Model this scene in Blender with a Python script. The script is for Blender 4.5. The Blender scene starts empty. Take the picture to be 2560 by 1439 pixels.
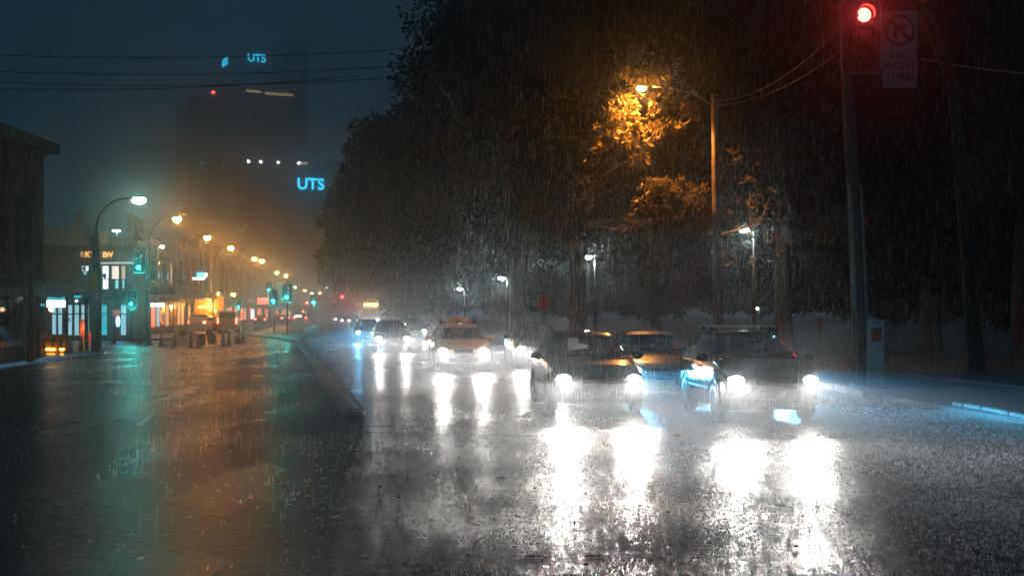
import bpy, math, random
import numpy as np
from mathutils import Vector, Matrix
R = math.radians
rng = np.random.default_rng(7)
random.seed(7)
S = bpy.context.scene
COL = S.collection

# ---------------------------------------------------------------- camera, world, exposure
F, HY, CH = 3556.0, 780.0, 1.85            # focal length and horizon in photograph pixels, eye height
cam = bpy.data.cameras.new('camera')
cam.sensor_width = 36.0
cam.lens = 36.0 * F / 2560.0
cam.shift_y = (HY - 719.5) / 2560.0
cam.clip_start, cam.clip_end = 0.1, 3000
camo = bpy.data.objects.new('camera', cam)
COL.objects.link(camo)
camo.location = (0, 0, CH)
camo.rotation_euler = (R(90), 0, 0)
S.camera = camo

wd = bpy.data.worlds.new('World')
S.world = wd
wd.use_nodes = True
wn = wd.node_tree
wn.nodes.clear()
wo = wn.nodes.new('ShaderNodeOutputWorld')
wb = wn.nodes.new('ShaderNodeBackground')
sky = wn.nodes.new('ShaderNodeTexSky')
sky.sky_type = 'NISHITA'
sky.sun_disc = False
sky.sun_elevation = R(-4)
sky.sun_rotation = R(200)
wmix = wn.nodes.new('ShaderNodeMix')
wmix.data_type = 'RGBA'
wmix.inputs[0].default_value = 0.9
wmix.inputs[7].default_value = (0.115, 0.265, 0.37, 1)      # rain cloud over a lit city
wn.links.new(sky.outputs[0], wmix.inputs[6])
wn.links.new(wmix.outputs[2], wb.inputs[0])
wb.inputs[1].default_value = 0.15
wn.links.new(wb.outputs[0], wo.inputs[0])

S.view_settings.view_transform = 'Standard'
S.view_settings.look = 'None'
S.view_settings.gamma = 1
S.view_settings.exposure = 0
S.render.engine = 'CYCLES'
c = S.cycles
c.use_denoising = True
c.use_light_tree = True
c.use_adaptive_sampling = False
c.max_bounces = 5
c.diffuse_bounces = 2
c.glossy_bounces = 3
c.transmission_bounces = 3
c.transparent_max_bounces = 10
c.volume_bounces = 1
c.sample_clamp_indirect = 4
c.sample_clamp_direct = 0
c.caustics_reflective = False
c.caustics_refractive = False
c.blur_glossy = 0.3

# ---------------------------------------------------------------- helpers
def W(px, py, y):
    return Vector(((px - 1280) / F * y, y, CH - (py - HY) / F * y))
def G(px, py, z=0.0):
    y = (CH - z) * F / (py - HY)
    return Vector(((px - 1280) / F * y, y, z))
def XAT(px, y):
    return (px - 1280) / F * y
def ZAT(py, y):
    return CH - (py - HY) / F * y

def np_mesh(name, verts, faces, smooth=False):
    """verts (n,3) array, faces (m,k) array of one face size"""
    verts = np.asarray(verts, dtype=np.float32)
    faces = np.asarray(faces, dtype=np.int32)
    me = bpy.data.meshes.new(name)
    me.vertices.add(len(verts))
    me.vertices.foreach_set('co', verts.ravel())
    k = faces.shape[1]
    me.loops.add(faces.size)
    me.loops.foreach_set('vertex_index', faces.ravel())
    me.polygons.add(len(faces))
    me.polygons.foreach_set('loop_start', np.arange(0, faces.size, k, dtype=np.int32))
    try:
        me.polygons.foreach_set('loop_total', np.full(len(faces), k, dtype=np.int32))
    except Exception:
        pass
    if smooth:
        me.polygons.foreach_set('use_smooth', np.ones(len(faces), dtype=bool))
    me.update(calc_edges=True)
    me.validate()
    return me

class MB:
    """collects shapes and links them as one mesh object"""
    def __init__(s):
        s.v, s.f, s.sm = [], [], []
    def add(s, vs, fs, smooth=False, mat=None):
        b = len(s.v)
        for v in vs:
            v = Vector(v)
            s.v.append(tuple(mat @ v) if mat is not None else tuple(v))
        for f in fs:
            s.f.append(tuple(i + b for i in f))
            s.sm.append(smooth)
        return s
    def box(s, c, d, mat=None, bev=0.0):
        x, y, z = c
        a, b_, h = d[0] / 2, d[1] / 2, d[2] / 2
        if bev <= 0:
            vs = [(x + i * a, y + j * b_, z + k * h) for k in (-1, 1) for j in (-1, 1) for i in (-1, 1)]
            fs = [(0, 2, 3, 1), (4, 5, 7, 6), (0, 1, 5, 4), (2, 6, 7, 3), (0, 4, 6, 2), (1, 3, 7, 5)]
            return s.add(vs, fs, False, mat)
        r = min(bev, a * .9, b_ * .9, h * .9)
        ring = []
        n = 3
        for (sx, sy, a0) in ((1, 1, 0), (-1, 1, 90), (-1, -1, 180), (1, -1, 270)):
            for q in range(n):
                t = R(a0 + 90 * q / (n - 1))
                ring.append((sx * (a - r) + r * math.cos(t), sy * (b_ - r) + r * math.sin(t)))
        m = len(ring)
        vs = []
        for (zz, sc) in ((-h, r), (-h + r, 0), (h - r, 0), (h, r)):
            for (u, w) in ring:
                vs.append((x + u * (1 - sc / a * .6), y + w * (1 - sc / b_ * .6), z + zz))
        fs = [tuple(range(m - 1, -1, -1)), tuple(range(3 * m, 4 * m))]
        for L in range(3):
            for i in range(m):
                j = (i + 1) % m
                fs.append((L * m + i, L * m + j, (L + 1) * m + j, (L + 1) * m + i))
        return s.add(vs, fs, True if bev > .03 else False, mat)
    def quad(s, a, b, c_, d, mat=None):
        return s.add([a, b, c_, d], [(0, 1, 2, 3)], False, mat)
    def tube(s, pts, rad, n=8, cap=True, mat=None, smooth=True):
        pts = [Vector(p) for p in pts]
        if not hasattr(rad, '__len__'):
            rad = [rad] * len(pts)
        vs, fs = [], []
        for i, p in enumerate(pts):
            d = (pts[min(i + 1, len(pts) - 1)] - pts[max(i - 1, 0)]).normalized()
            up = Vector((0, 0, 1)) if abs(d.z) < .9 else Vector((0, 1, 0))
            a = d.cross(up).normalized()
            b = a.cross(d).normalized()
            for k in range(n):
                t = 2 * math.pi * k / n
                vs.append(p + (a * math.cos(t) + b * math.sin(t)) * rad[i])
        for i in range(len(pts) - 1):
            for k in range(n):
                j = (k + 1) % n
                fs.append((i * n + k, (i + 1) * n + k, (i + 1) * n + j, i * n + j))
        if cap:
            fs.append(tuple(range(n)))
            fs.append(tuple(range(len(pts) * n - 1, (len(pts) - 1) * n - 1, -1)))
        return s.add(vs, fs, smooth, mat)
    def lathe(s, prof, n=16, mat=None, axis='z', smooth=True):
        vs, fs = [], []
        for (r, h) in prof:
            for k in range(n):
                t = 2 * math.pi * k / n
                if axis == 'z':
                    vs.append((r * math.cos(t), r * math.sin(t), h))
                elif axis == 'x':
                    vs.append((h, r * math.cos(t), r * math.sin(t)))
                else:
                    vs.append((r * math.cos(t), h, r * math.sin(t)))
        for i in range(len(prof) - 1):
            for k in range(n):
                j = (k + 1) % n
                fs.append((i * n + k, i * n + j, (i + 1) * n + j, (i + 1) * n + k))
        return s.add(vs, fs, smooth, mat)
    def ell(s, c, r, n=12, m=8, mat=None):
        vs, fs = [], []
        for i in range(m + 1):
            th = math.pi * i / m
            for k in range(n):
                t = 2 * math.pi * k / n
                vs.append((c[0] + r[0] * math.sin(th) * math.cos(t), c[1] + r[1] * math.sin(th) * math.sin(t), c[2] + r[2] * math.cos(th)))
        for i in range(m):
            for k in range(n):
                j = (k + 1) % n
                fs.append((i * n + k, (i + 1) * n + k, (i + 1) * n + j, i * n + j))
        return s.add(vs, fs, True, mat)
    def prism(s, outline, y0, y1, mat=None):
        """outline of (x,z) extruded along y"""
        n = len(outline)
        vs = [(x, y0, z) for x, z in outline] + [(x, y1, z) for x, z in outline]
        fs = [tuple(range(n)), tuple(range(2 * n - 1, n - 1, -1))]
        for i in range(n):
            j = (i + 1) % n
            fs.append((i, i + n, j + n, j))
        return s.add(vs, fs, False, mat)
    def slab(s, outline, z0, z1, mat=None):
        n = len(outline)
        vs = [(x, y, z0) for x, y in outline] + [(x, y, z1) for x, y in outline]
        fs = [tuple(range(n - 1, -1, -1)), tuple(range(n, 2 * n))]
        for i in range(n):
            j = (i + 1) % n
            fs.append((i, j, j + n, i + n))
        return s.add(vs, fs, False, mat)
    def build(s, name, m, parent=None, mat=None):
        me = bpy.data.meshes.new(name)
        me.from_pydata(s.v, [], s.f)
        me.polygons.foreach_set('use_smooth', s.sm)
        me.update()
        import bmesh
        bm = bmesh.new()
        bm.from_mesh(me)
        bmesh.ops.recalc_face_normals(bm, faces=bm.faces)
        bm.to_mesh(me)
        bm.free()
        me.materials.append(m)
        return link(name, me, parent, mat)

def link(name, me, parent=None, mat=None):
    o = bpy.data.objects.new(name, me)
    COL.objects.link(o)
    if parent is not None:
        o.parent = parent
    if mat is not None:
        o.matrix_local = mat
    return o
def tag(o, label, cat, group=None, kind=None):
    o['label'] = label
    if cat:
        o['category'] = cat
    if group:
        o['group'] = group
    if kind:
        o['kind'] = kind
    return o
def thing(name, label, cat, loc=(0, 0, 0), rz=0, group=None):
    o = bpy.data.objects.new(name, None)
    COL.objects.link(o)
    o.empty_display_size = .3
    o.location = loc
    o.rotation_euler = (0, 0, rz)
    return tag(o, label, cat, group)
def struct(o):
    o['kind'] = 'structure'
    return o
def kids(o):
    return [x for x in COL.objects if x.parent is o]
def dup(o, parent=None):
    c_ = o.copy()
    COL.objects.link(c_)
    if parent is not None:
        c_.parent = parent
    for ch in kids(o):
        dup(ch, c_)
    return c_
def text_bm(s, size, depth=.01, bold=.0):
    cu = bpy.data.curves.new('lettering', 'FONT')
    cu.body = s
    cu.size = size
    cu.extrude = depth / 2
    cu.offset = bold
    cu.align_x = 'CENTER'
    cu.align_y = 'CENTER'
    o = bpy.data.objects.new('lettering', cu)
    COL.objects.link(o)
    dg = bpy.context.evaluated_depsgraph_get()
    me = bpy.data.meshes.new_from_object(o.evaluated_get(dg))
    COL.objects.unlink(o)
    bpy.data.objects.remove(o)
    return me
FACE = Matrix.Rotation(R(90), 4, 'X')        # text in xy turned to stand in xz, read from -y
def letters(name, s, size, m, parent, mat, depth=.01, sx=1.0, bold=0.0):
    me = text_bm(s, size, depth, bold)
    me.materials.clear()
    me.materials.append(m)
    me.transform(FACE @ Matrix.Diagonal((sx, 1, 1, 1)))
    return link(name, me, parent, mat)
T = Matrix.Translation
def RZ(a):
    return Matrix.Rotation(a, 4, 'Z')

# ---------------------------------------------------------------- materials
def nodes(name):
    m = bpy.data.materials.new(name)
    m.use_nodes = True
    nt = m.node_tree
    p = nt.nodes['Principled BSDF']
    return m, nt, p
def mat(name, col, rough=.5, metal=0.0, var=.25, scale=6.0, bump=0.0, coat=0.0, bscale=None, wet=True):
    m, nt, p = nodes(name)
    N, L = nt.nodes.new, nt.links.new
    tc = N('ShaderNodeTexCoord')
    no = N('ShaderNodeTexNoise')
    no.inputs['Scale'].default_value = scale
    no.inputs['Detail'].default_value = 5
    L(tc.outputs['Object'], no.inputs['Vector'])
    ra = N('ShaderNodeValToRGB')
    a, b = 1 - var, 1 + var
    ra.color_ramp.elements[0].position = .3
    ra.color_ramp.elements[1].position = .7
    ra.color_ramp.elements[0].color = (col[0] * a, col[1] * a, col[2] * a, 1)
    ra.color_ramp.elements[1].color = (min(col[0] * b, 1), min(col[1] * b, 1), min(col[2] * b, 1), 1)
    L(no.outputs['Fac'], ra.inputs[0])
    L(ra.outputs[0], p.inputs['Base Color'])
    p.inputs['Roughness'].default_value = rough
    p.inputs['Metallic'].default_value = metal
    p.inputs['Coat Weight'].default_value = coat
    p.inputs['Coat Roughness'].default_value = .08
    if bump > 0:
        n2 = N('ShaderNodeTexNoise')
        n2.inputs['Scale'].default_value = bscale or scale * 6
        n2.inputs['Detail'].default_value = 4
        L(tc.outputs['Object'], n2.inputs['Vector'])
        bu = N('ShaderNodeBump')
        bu.inputs['Strength'].default_value = bump
        bu.inputs['Distance'].default_value = .02
        L(n2.outputs['Fac'], bu.inputs['Height'])
        L(bu.outputs[0], p.inputs['Normal'])
    return m
def emit(name, col, strength):
    m, nt, p = nodes(name)
    p.inputs['Base Color'].default_value = (.02, .02, .02, 1)
    p.inputs['Emission Color'].default_value = (*col, 1)
    p.inputs['Emission Strength'].default_value = strength
    m.cycles.emission_sampling = 'NONE'         # the lamps beside these surfaces do the lighting
    return m
def glass(name, tint=(.55, .6, .62), rough=.02):
    m, nt, p = nodes(name)
    N, L = nt.nodes.new, nt.links.new
    nt.nodes.remove(p)
    out = nt.nodes['Material Output']
    tr = N('ShaderNodeBsdfTransparent')
    tr.inputs[0].default_value = (*tint, 1)
    gl = N('ShaderNodeBsdfGlossy')
    gl.inputs['Roughness'].default_value = rough
    gl.inputs['Color'].default_value = (.9, .95, 1, 1)
    fr = N('ShaderNodeFresnel')
    fr.inputs[0].default_value = 1.6
    mx = N('ShaderNodeMixShader')
    L(fr.outputs[0], mx.inputs[0])
    L(tr.outputs[0], mx.inputs[1])
    L(gl.outputs[0], mx.inputs[2])
    L(mx.outputs[0], out.inputs['Surface'])
    return m
def leafmat(name, c0, c1, rough=.35, trans=.25):
    m, nt, p = nodes(name)
    N, L = nt.nodes.new, nt.links.new
    ge = N('ShaderNodeNewGeometry')
    ra = N('ShaderNodeValToRGB')
    ra.color_ramp.elements[0].color = (*c0, 1)
    ra.color_ramp.elements[1].color = (*c1, 1)
    L(ge.outputs['Random Per Island'], ra.inputs[0])
    L(ra.outputs[0], p.inputs['Base Color'])
    p.inputs['Roughness'].default_value = rough
    tl = N('ShaderNodeBsdfTranslucent')
    L(ra.outputs[0], tl.inputs[0])
    mx = N('ShaderNodeMixShader')
    mx.inputs[0].default_value = trans
    L(p.outputs[0], mx.inputs[1])
    L(tl.outputs[0], mx.inputs[2])
    L(mx.outputs[0], nt.nodes['Material Output'].inputs['Surface'])
    return m

def asphalt():
    m, nt, p = nodes('wet_asphalt')
    N, L = nt.nodes.new, nt.links.new
    tc = N('ShaderNodeTexCoord')
    def noise(sc, det=4, dim=None, vec=None):
        n = N('ShaderNodeTexNoise')
        n.inputs['Scale'].default_value = sc
        n.inputs['Detail'].default_value = det
        L(vec or tc.outputs['Object'], n.inputs['Vector'])
        return n
    def mathn(op, a, b=None, cl=False):
        n = N('ShaderNodeMath')
        n.operation = op
        n.use_clamp = cl
        for i, q in enumerate((a, b)):
            if q is None:
                continue
            if isinstance(q, (int, float)):
                n.inputs[i].default_value = q
            else:
                L(q, n.inputs[i])
        return n.outputs[0]
    big = noise(.22, 3)
    mp = N('ShaderNodeMapping')                     # long streaks worn along the lanes
    mp.inputs['Rotation'].default_value = (0, 0, R(-7))
    mp.inputs['Scale'].default_value = (.9, .05, 1)
    L(tc.outputs['Object'], mp.inputs[0])
    lane = noise(1.0, 3, vec=mp.outputs[0])
    fine = noise(28, 5)
    grain = noise(90, 2)
    ra = N('ShaderNodeValToRGB')
    ra.color_ramp.elements[0].position, ra.color_ramp.elements[1].position = .3, .75
    ra.color_ramp.elements[0].color = (.013, .014, .016, 1)
    ra.color_ramp.elements[1].color = (.045, .046, .05, 1)
    L(mathn('ADD', mathn('MULTIPLY', fine.outputs[0], .5), mathn('MULTIPLY', lane.outputs[0], .5)), ra.inputs[0])
    L(ra.outputs[0], p.inputs['Base Color'])
    wet = mathn('ADD', mathn('MULTIPLY', big.outputs[0], .5), mathn('MULTIPLY', lane.outputs[0], .5))
    mr = N('ShaderNodeMapRange')
    mr.inputs['From Min'].default_value, mr.inputs['From Max'].default_value = .25, .75
    mr.inputs['To Min'].default_value, mr.inputs['To Max'].default_value = ROAD_R0, ROAD_R1
    L(wet, mr.inputs['Value'])
    mr.interpolation_type = 'SMOOTHSTEP'
    L(mr.outputs[0], p.inputs['Roughness'])
    p.inputs['IOR'].default_value = 1.36
    p.inputs['Specular IOR Level'].default_value = .5
    vo = N('ShaderNodeTexVoronoi')
    vo.inputs['Scale'].default_value = 13
    L(tc.outputs['Object'], vo.inputs['Vector'])
    ring = mathn('SINE', mathn('MULTIPLY', vo.outputs['Distance'], 60))
    ring = mathn('MULTIPLY', ring, mathn('SUBTRACT', 1.0, mathn('MULTIPLY', vo.outputs['Distance'], 2.2), True))
    ripple = noise(5.5, 2)
    h = mathn('ADD', mathn('ADD', mathn('MULTIPLY', fine.outputs[0], .9), mathn('MULTIPLY', ripple.outputs[0], 2.6)), mathn('ADD', mathn('MULTIPLY', grain.outputs[0], .5), mathn('MULTIPLY', ring, .05)))
    bu = N('ShaderNodeBump')
    bu.inputs['Strength'].default_value = ROAD_BUMP
    bu.inputs['Distance'].default_value = .012
    L(h, bu.inputs['Height'])
    L(bu.outputs[0], p.inputs['Normal'])
    return m
ROAD_R0, ROAD_R1, ROAD_BUMP = .22, .37, .9

M = dict(
    road=asphalt(),
    soil=mat('wet_soil', (.03, .028, .022), .6, var=.5, scale=2, bump=.6),
    path=mat('wet_paving', (.07, .068, .065), .3, var=.3, scale=3, bump=.3),
    kerb=mat('kerb_concrete', (.42, .4, .36), .45, var=.3, scale=5, bump=.3),
    kerbdark=mat('mossy_concrete', (.32, .31, .23), .4, var=.45, scale=7, bump=.5),
    line=mat('worn_line_paint', (.5, .5, .48), .35, var=.35, scale=9),
    oldline=mat('faded_line_paint', (.14, .14, .135), .35, var=.5, scale=9),
    patch=mat('patched_asphalt', (.018, .019, .021), .3, var=.4, scale=5, bump=.5, bscale=40),
    tar=mat('tar_joint', (.008, .008, .009), .25),
    black=mat('black_paint', (.012, .013, .016), .12, coat=1, var=.1),
    navy=mat('navy_paint', (.012, .022, .035), .14, coat=1, var=.1),
    blue=mat('dark_blue_paint', (.02, .07, .11), .18, coat=1, var=.1),
    cream=mat('cream_paint', (.8, .63, .43), .22, coat=1, var=.08),
    white=mat('white_paint', (.7, .7, .68), .3, coat=.6, var=.06),
    redp=mat('red_paint', (.35, .03, .025), .3, coat=.8, var=.1),
    grey=mat('grey_paint', (.12, .13, .14), .3, coat=.6, var=.1),
    trim=mat('black_plastic', (.012, .012, .013), .45),
    rubber=mat('tyre_rubber', (.012, .012, .012), .55, bump=.2),
    alloy=mat('alloy_metal', (.45, .46, .48), .25, 1.0, var=.1),
    chrome=mat('chrome_metal', (.7, .72, .75), .12, 1.0, var=.05),
    steel=mat('galvanised_steel', (.3, .31, .32), .4, .8, var=.2),
    polepaint=mat('dark_pole_paint', (.035, .036, .036), .4, .3),
    cloth=mat('seat_cloth', (.03, .03, .033), .8),
    plate=mat('number_plate', (.5, .5, .48), .4),
    wood=mat('weathered_timber', (.16, .12, .085), .5, var=.4, scale=3, bump=.5, bscale=14),
    trunk=mat('shaded_bark', (.045, .038, .03), .6, var=.4, scale=3, bump=.7, bscale=12),  # darker bark copy: shade on the unlit trunks is put into the colour
    bark=mat('lit_bark', (.2, .16, .12), .55, var=.4, scale=3, bump=.7, bscale=12),  # lighter bark copy for branches in the lamplight
    cabinet=mat('cabinet_grey_green', (.5, .66, .7), .35, var=.12, scale=4),
    orange=mat('orange_plastic', (.62, .12, .015), .4, var=.12),
    conecol=mat('cone_orange', (.34, .055, .015), .4, var=.15),
    refl=mat('white_reflective_band', (.25, .25, .25), .35), dullsign=mat('unlit_sign_face', (.3, .3, .32), .5),
    yellow=mat('yellow_board', (.55, .33, .02), .4, var=.15),
    boardorange=mat('orange_board', (.6, .25, .02), .4, var=.15),
    signblack=mat('sign_black', (.012, .012, .012), .4),
    signred=mat('sign_red', (.75, .10, .07), .4, var=.1),
    signwhite=mat('sign_white', (.6, .6, .58), .4, var=.1),
    signblue=mat('sign_blue', (.05, .15, .4), .4),
    wallA=mat('dark_render_wall', (.05, .052, .046), .7, var=.35, scale=1.2, bump=.2),
    wallB=mat('brown_brick_wall', (.17, .10, .065), .7, var=.35, scale=2, bump=.3),
    wallC=mat('sandstone_wall', (.36, .27, .18), .7, var=.3, scale=1.5, bump=.3),
    wallD=mat('cream_render_wall', (.45, .38, .28), .7, var=.25, scale=1.2, bump=.2),
    tower=mat('tower_concrete', (.05, .05, .05), .8, var=.2, scale=.05),
    dglass=mat('dark_window_glass', (.01, .012, .014), .08, var=.2),
    awning=mat('awning_sheet', (.055, .065, .05), .45, var=.3, scale=2),
    glass=glass('car_glass'),
    wire=mat('wire', (.01, .01, .01), .5),
    bright_wire=mat('lit_wire', (.25, .24, .22), .3, .6),  # pale copy of the wire: lamplight on it is put into the colour
    leafN=leafmat('lamplit_leaf', (.10, .085, .035), (.22, .165, .075), .28, .35),  # lighter leaf copy: lamplight near the street lamp is helped by the colour
    leafD=leafmat('shaded_leaf', (.011, .022, .017), (.022, .038, .026), .55, .1),  # darker leaf copy: shade of the unlit crowns is put into the colour
    litter=mat('wet_leaf_litter', (.035, .02, .01), .4, var=.5, scale=30),
    rain=None,
)
def drop_mat():
    m, nt, p = nodes('rain_water')
    N, L = nt.nodes.new, nt.links.new
    nt.nodes.remove(p)
    d = N('ShaderNodeBsdfTranslucent')
    d.inputs[0].default_value = (.95, .96, .97, 1)
    e = N('ShaderNodeBsdfDiffuse')
    e.inputs[0].default_value = (.75, .78, .8, 1)
    mx = N('ShaderNodeMixShader')
    mx.inputs[0].default_value = .15
    L(d.outputs[0], mx.inputs[1])
    L(e.outputs[0], mx.inputs[2])
    L(mx.outputs[0], nt.nodes['Material Output'].inputs['Surface'])
    return m
M['rain'] = drop_mat()

WARM, COOL, CYAN = (1, .94, .89), (.85, .95, 1), (.07, .55, 1.0)
SODIUM = (1, .36, .065)
E = dict(
    head=emit('headlight_glow', WARM, 120), headcool=emit('cool_headlight_glow', (.35, .8, 1), 110),
    tail=emit('tail_light_glow', (1, .06, .03), 30), amber=emit('amber_glow', (1, .42, .05), 60),
    sodium=emit('sodium_lamp_glow', SODIUM, 1), mercury=emit('mercury_lamp_glow', (.55, 1, .85), 1),
    parkw=emit('park_lamp_glow', (.9, 1, .95), 300),
    green=emit('green_signal_glow', (.01, .95, .78), 45), red=emit('red_signal_glow', (1, .06, .045), 20),
    uts=emit('blue_letter_glow', (.03, .5, .8), 6), floor=emit('lit_floor_glow', (1, .7, .4), 1),
    dot=emit('small_white_glow', (.9, .95, 1), 10), reddot=emit('red_beacon_glow', (1, .1, .06), 10),
    shop=emit('cool_shop_glow', (.35, .72, .85), .9), shopw=emit('white_shop_glow', (.9, .95, 1), 2.2),
    shopo=emit('warm_shop_glow', (1, .5, .2), .9), boxw=emit('sign_box_glow', (.85, 1, .98), 3.5),
    neon=emit('blue_neon_glow', (.12, .5, 1), 14), blues=emit('blue_sign_glow', (.05, .45, 1), 5),
    teal=emit('teal_sign_glow', (.03, .5, .6), 1.1), window=emit('warm_window_glow', (1, .55, .25), .5),
    letter=emit('amber_letter_glow', (1, .5, .12), 1.6), reds=emit('red_sign_glow', (1, .14, .08), 2.5),
)

def spot(parent, loc, aim, col, power, size=100, blend=.6, rad=.06, name='headlight_beam'):
    l = bpy.data.lights.new(name, 'SPOT')
    l.energy = power
    l.color = col
    l.spot_size = R(size)
    l.spot_blend = blend
    l.shadow_soft_size = rad
    o = bpy.data.objects.new(name, l)
    COL.objects.link(o)
    o.parent = parent
    o.location = loc
    d = Vector(aim).normalized()
    o.rotation_euler = d.to_track_quat('-Z', 'Y').to_euler()
    o.scale = (1, .125, 1)                       # a low beam: wide and flat
    return o
def bulb(parent, loc, col, power, rad=.12, name='lamp_light'):
    l = bpy.data.lights.new(name, 'POINT')
    l.energy = power
    l.color = col
    l.shadow_soft_size = rad
    o = bpy.data.objects.new(name, l)
    COL.objects.link(o)
    o.parent = parent
    o.location = loc
    return o

# ---------------------------------------------------------------- ground, roads, kerbs
def sheet(name, outline, z, m):
    mb = MB()
    mb.add([(x, y, z) for x, y in outline], [tuple(range(len(outline)))])
    return struct(mb.build(name, M[m]))
sheet('ground', [(-420, -20), (420, -20), (420, 940), (-420, 940)], -.03, 'soil')
def rightkerb(y):                       # the kerb line along the park
    pts = [(-20, 9.6), (14, 9.3), (24.4, 8.78), (27.4, 8.55), (30.6, 7.6), (35.5, 7.75), (45, 6.2), (110, -1.6), (200, -13), (320, -29), (940, -110)]
    for (a, b), (c_, d) in zip(pts, pts[1:]):
        if a <= y <= c_:
            return b + (d - b) * (y - a) / (c_ - a)
    return pts[-1][1]
def leftkerb(y):
    pts = [(30, -15.2), (47, -16.9), (66, -18.8), (95, -22.3), (150, -29), (226, -38.6), (378, -58), (940, -140)]
    for (a, b), (c_, d) in zip(pts, pts[1:]):
        if a <= y <= c_:
            return b + (d - b) * (y - a) / (c_ - a)
    return pts[0][1]
ys = [-20, 14, 24, 27.4, 30.6, 35.5, 45, 70, 110, 160, 200, 260, 320, 500, 700, 930]
sheet('road', [(rightkerb(y) + .02, y) for y in ys] + [(leftkerb(y) - .02, y) for y in reversed(ys[3:])] + [(-90, 40), (-90, -20)], 0, 'road')
sheet('side_street', [(-19.0, 67.2), (-120, 67.2), (-120, 92.5), (-22.0, 92.5)], -.008, 'road')

def ribbon(name, fn, ylist, w, z0, z1, m):
    """a kerb or path of width w to the right of the line fn(y)"""
    mb = MB()
    for y0, y1 in zip(ylist, ylist[1:]):
        a, b = fn(y0), fn(y1)
        mb.slab([(a, y0), (a + w, y0), (b + w, y1), (b, y1)], z0, z1)
    return mb.build(name, M[m])
# park side: paving and earth behind the kerb
mb = MB()
yl = [33, 35.5, 45, 70, 110, 160, 260, 500]
for y0, y1 in zip(yl, yl[1:]):
    mb.slab([(rightkerb(y0) + .16, y0), (rightkerb(y0) + 4, y0), (rightkerb(y1) + 4, y1), (rightkerb(y1) + .16, y1)], -.02, .115)
mb.slab([(8.72, 21), (13, 21), (13, 33), (8.0, 33), (8.0, 28.0)], -.02, .09)
struct(mb.build('park_footpath', M['path']))
mb = MB()
yl = [22, 33, 45, 70, 110, 160, 260, 500]
for y0, y1 in zip(yl, yl[1:]):
    a0, a1 = max(rightkerb(y0) + 4, 11.6 if y0 < 40 else -99), max(rightkerb(y1) + 4, 11.6 if y1 < 40 else -99)
    mb.slab([(a0, y0), (a0 + 90, y0), (a1 + 90, y1), (a1, y1)], -.02, .14)
struct(mb.build('park_ground', M['soil']))
# kerb stones on the right: white ones beside the people mover, speckled ones at the picture edge
def stones(pts, m, n_each, label, group):
    for k, (p, q) in enumerate(zip(pts, pts[1:])):
        d = Vector((q[0] - p[0], q[1] - p[1], 0))
        L = d.length
        a = math.atan2(d.y, d.x)
        mb = MB()
        mb.box((0, 0, .075), (L - .03, .16, .17), bev=.025)
        o = mb.build('kerb_stone', M[m])
        o.location = ((p[0] + q[0]) / 2, (p[1] + q[1]) / 2, 0)
        o.rotation_euler = (0, 0, a)
        tag(o, label[k], 'kerb stone', group)
ka = [G(2055, 966), G(2092, 975), G(2128, 984), G(2165, 994)]
stones([(v.x, v.y) for v in ka], 'kerb', 1, ['white kerb stone half hidden behind the black people mover', 'white kerb stone in the middle of the short white row', 'white kerb stone at the gap end of the row'], 'white kerb stones')
kb = [G(2388, 1024), G(2416, 1028), G(2462, 1036), G(2532, 1050), G(2640, 1072)]
stones([(v.x, v.y) for v in kb], 'kerbdark', 1, ['short speckled kerb stone at the start of the far right row', 'speckled kerb stone second along the far right row', 'long speckled kerb stone near the right edge of the picture', 'speckled kerb stone cut off by the right picture edge'], 'speckled kerb stones')
struct(ribbon('kerb', rightkerb, [36.5, 45, 70, 110, 160, 260, 500], .16, -.02, .15, 'kerb'))
# left footpath with its kerb, turning the corner into the side street
mb = MB()
mb.slab([(-16.9, 47), (-18.8, 65.6), (-19.6, 66.8), (-21.4, 67.2), (-120, 67.2), (-120, 34), (-15.6, 34)], -.02, .13)
struct(mb.build('corner_footpath', M['path']))
mb = MB()
yl = [94.5, 110, 150, 226, 378, 600]
for y0, y1 in zip(yl, yl[1:]):
    a, b = leftkerb(y0), leftkerb(y1)
    mb.slab([(a, y0), (b, y1), (b - 60, y1), (a - 60, y0)], -.02, .12)
struct(mb.build('far_footpath', M['path']))

# the concrete median: a low narrow strip with a worn nose, widening into an island with signals
ml = [G(862, 1043), G(832, 1000), G(800, 955), G(778, 915), G(757, 880), G(738, 856)]
mr = [G(908, 1043), G(874, 1000), G(838, 955), G(808, 915), G(778, 880), G(752, 856)]
mb = MB()
for i in range(5):
    a, b, c_, d = ml[i], mr[i], mr[i + 1], ml[i + 1]
    vs, zt = [], .15
    for (p, q) in ((a, b), (d, c_)):
        e = (q - p)
        vs += [p, p + e * .06 + Vector((0, 0, zt)), p + e * .5 + Vector((0, 0, zt + .012)), p + e * .94 + Vector((0, 0, zt)), q]
    mb.add(vs, [(k, k + 1, k + 6, k + 5) for k in range(4)] + ([(4, 3, 2, 1, 0)] if i == 0 else []), False)
med = mb.build('median_kerb', M['kerbdark'])
nose = MB()
p = (ml[0] + mr[0]) / 2
nose.box((0, 0, .06), (.34, .26, .16), bev=.05)
no_ = nose.build('kerb_nose', M['kerbdark'], med)
no_.location = p + Vector((.03, -.16, .0))
edge = MB()
for i in range(5):
    a, b = mr[i], mr[i + 1]
    edge.add([a + Vector((.004, 0, .1)), a + Vector((.02, 0, .1)), a + Vector((.02, 0, .163)), a + Vector((.004, 0, .163)),
              b + Vector((.004, 0, .1)), b + Vector((.02, 0, .1)), b + Vector((.02, 0, .163)), b + Vector((.004, 0, .163))],
             [(0, 1, 2, 3), (0, 4, 5, 1), (1, 5, 6, 2), (2, 6, 7, 3), (3, 7, 4, 0), (7, 6, 5, 4)])
edge.build('painted_edge', M['kerb'], med)
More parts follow.
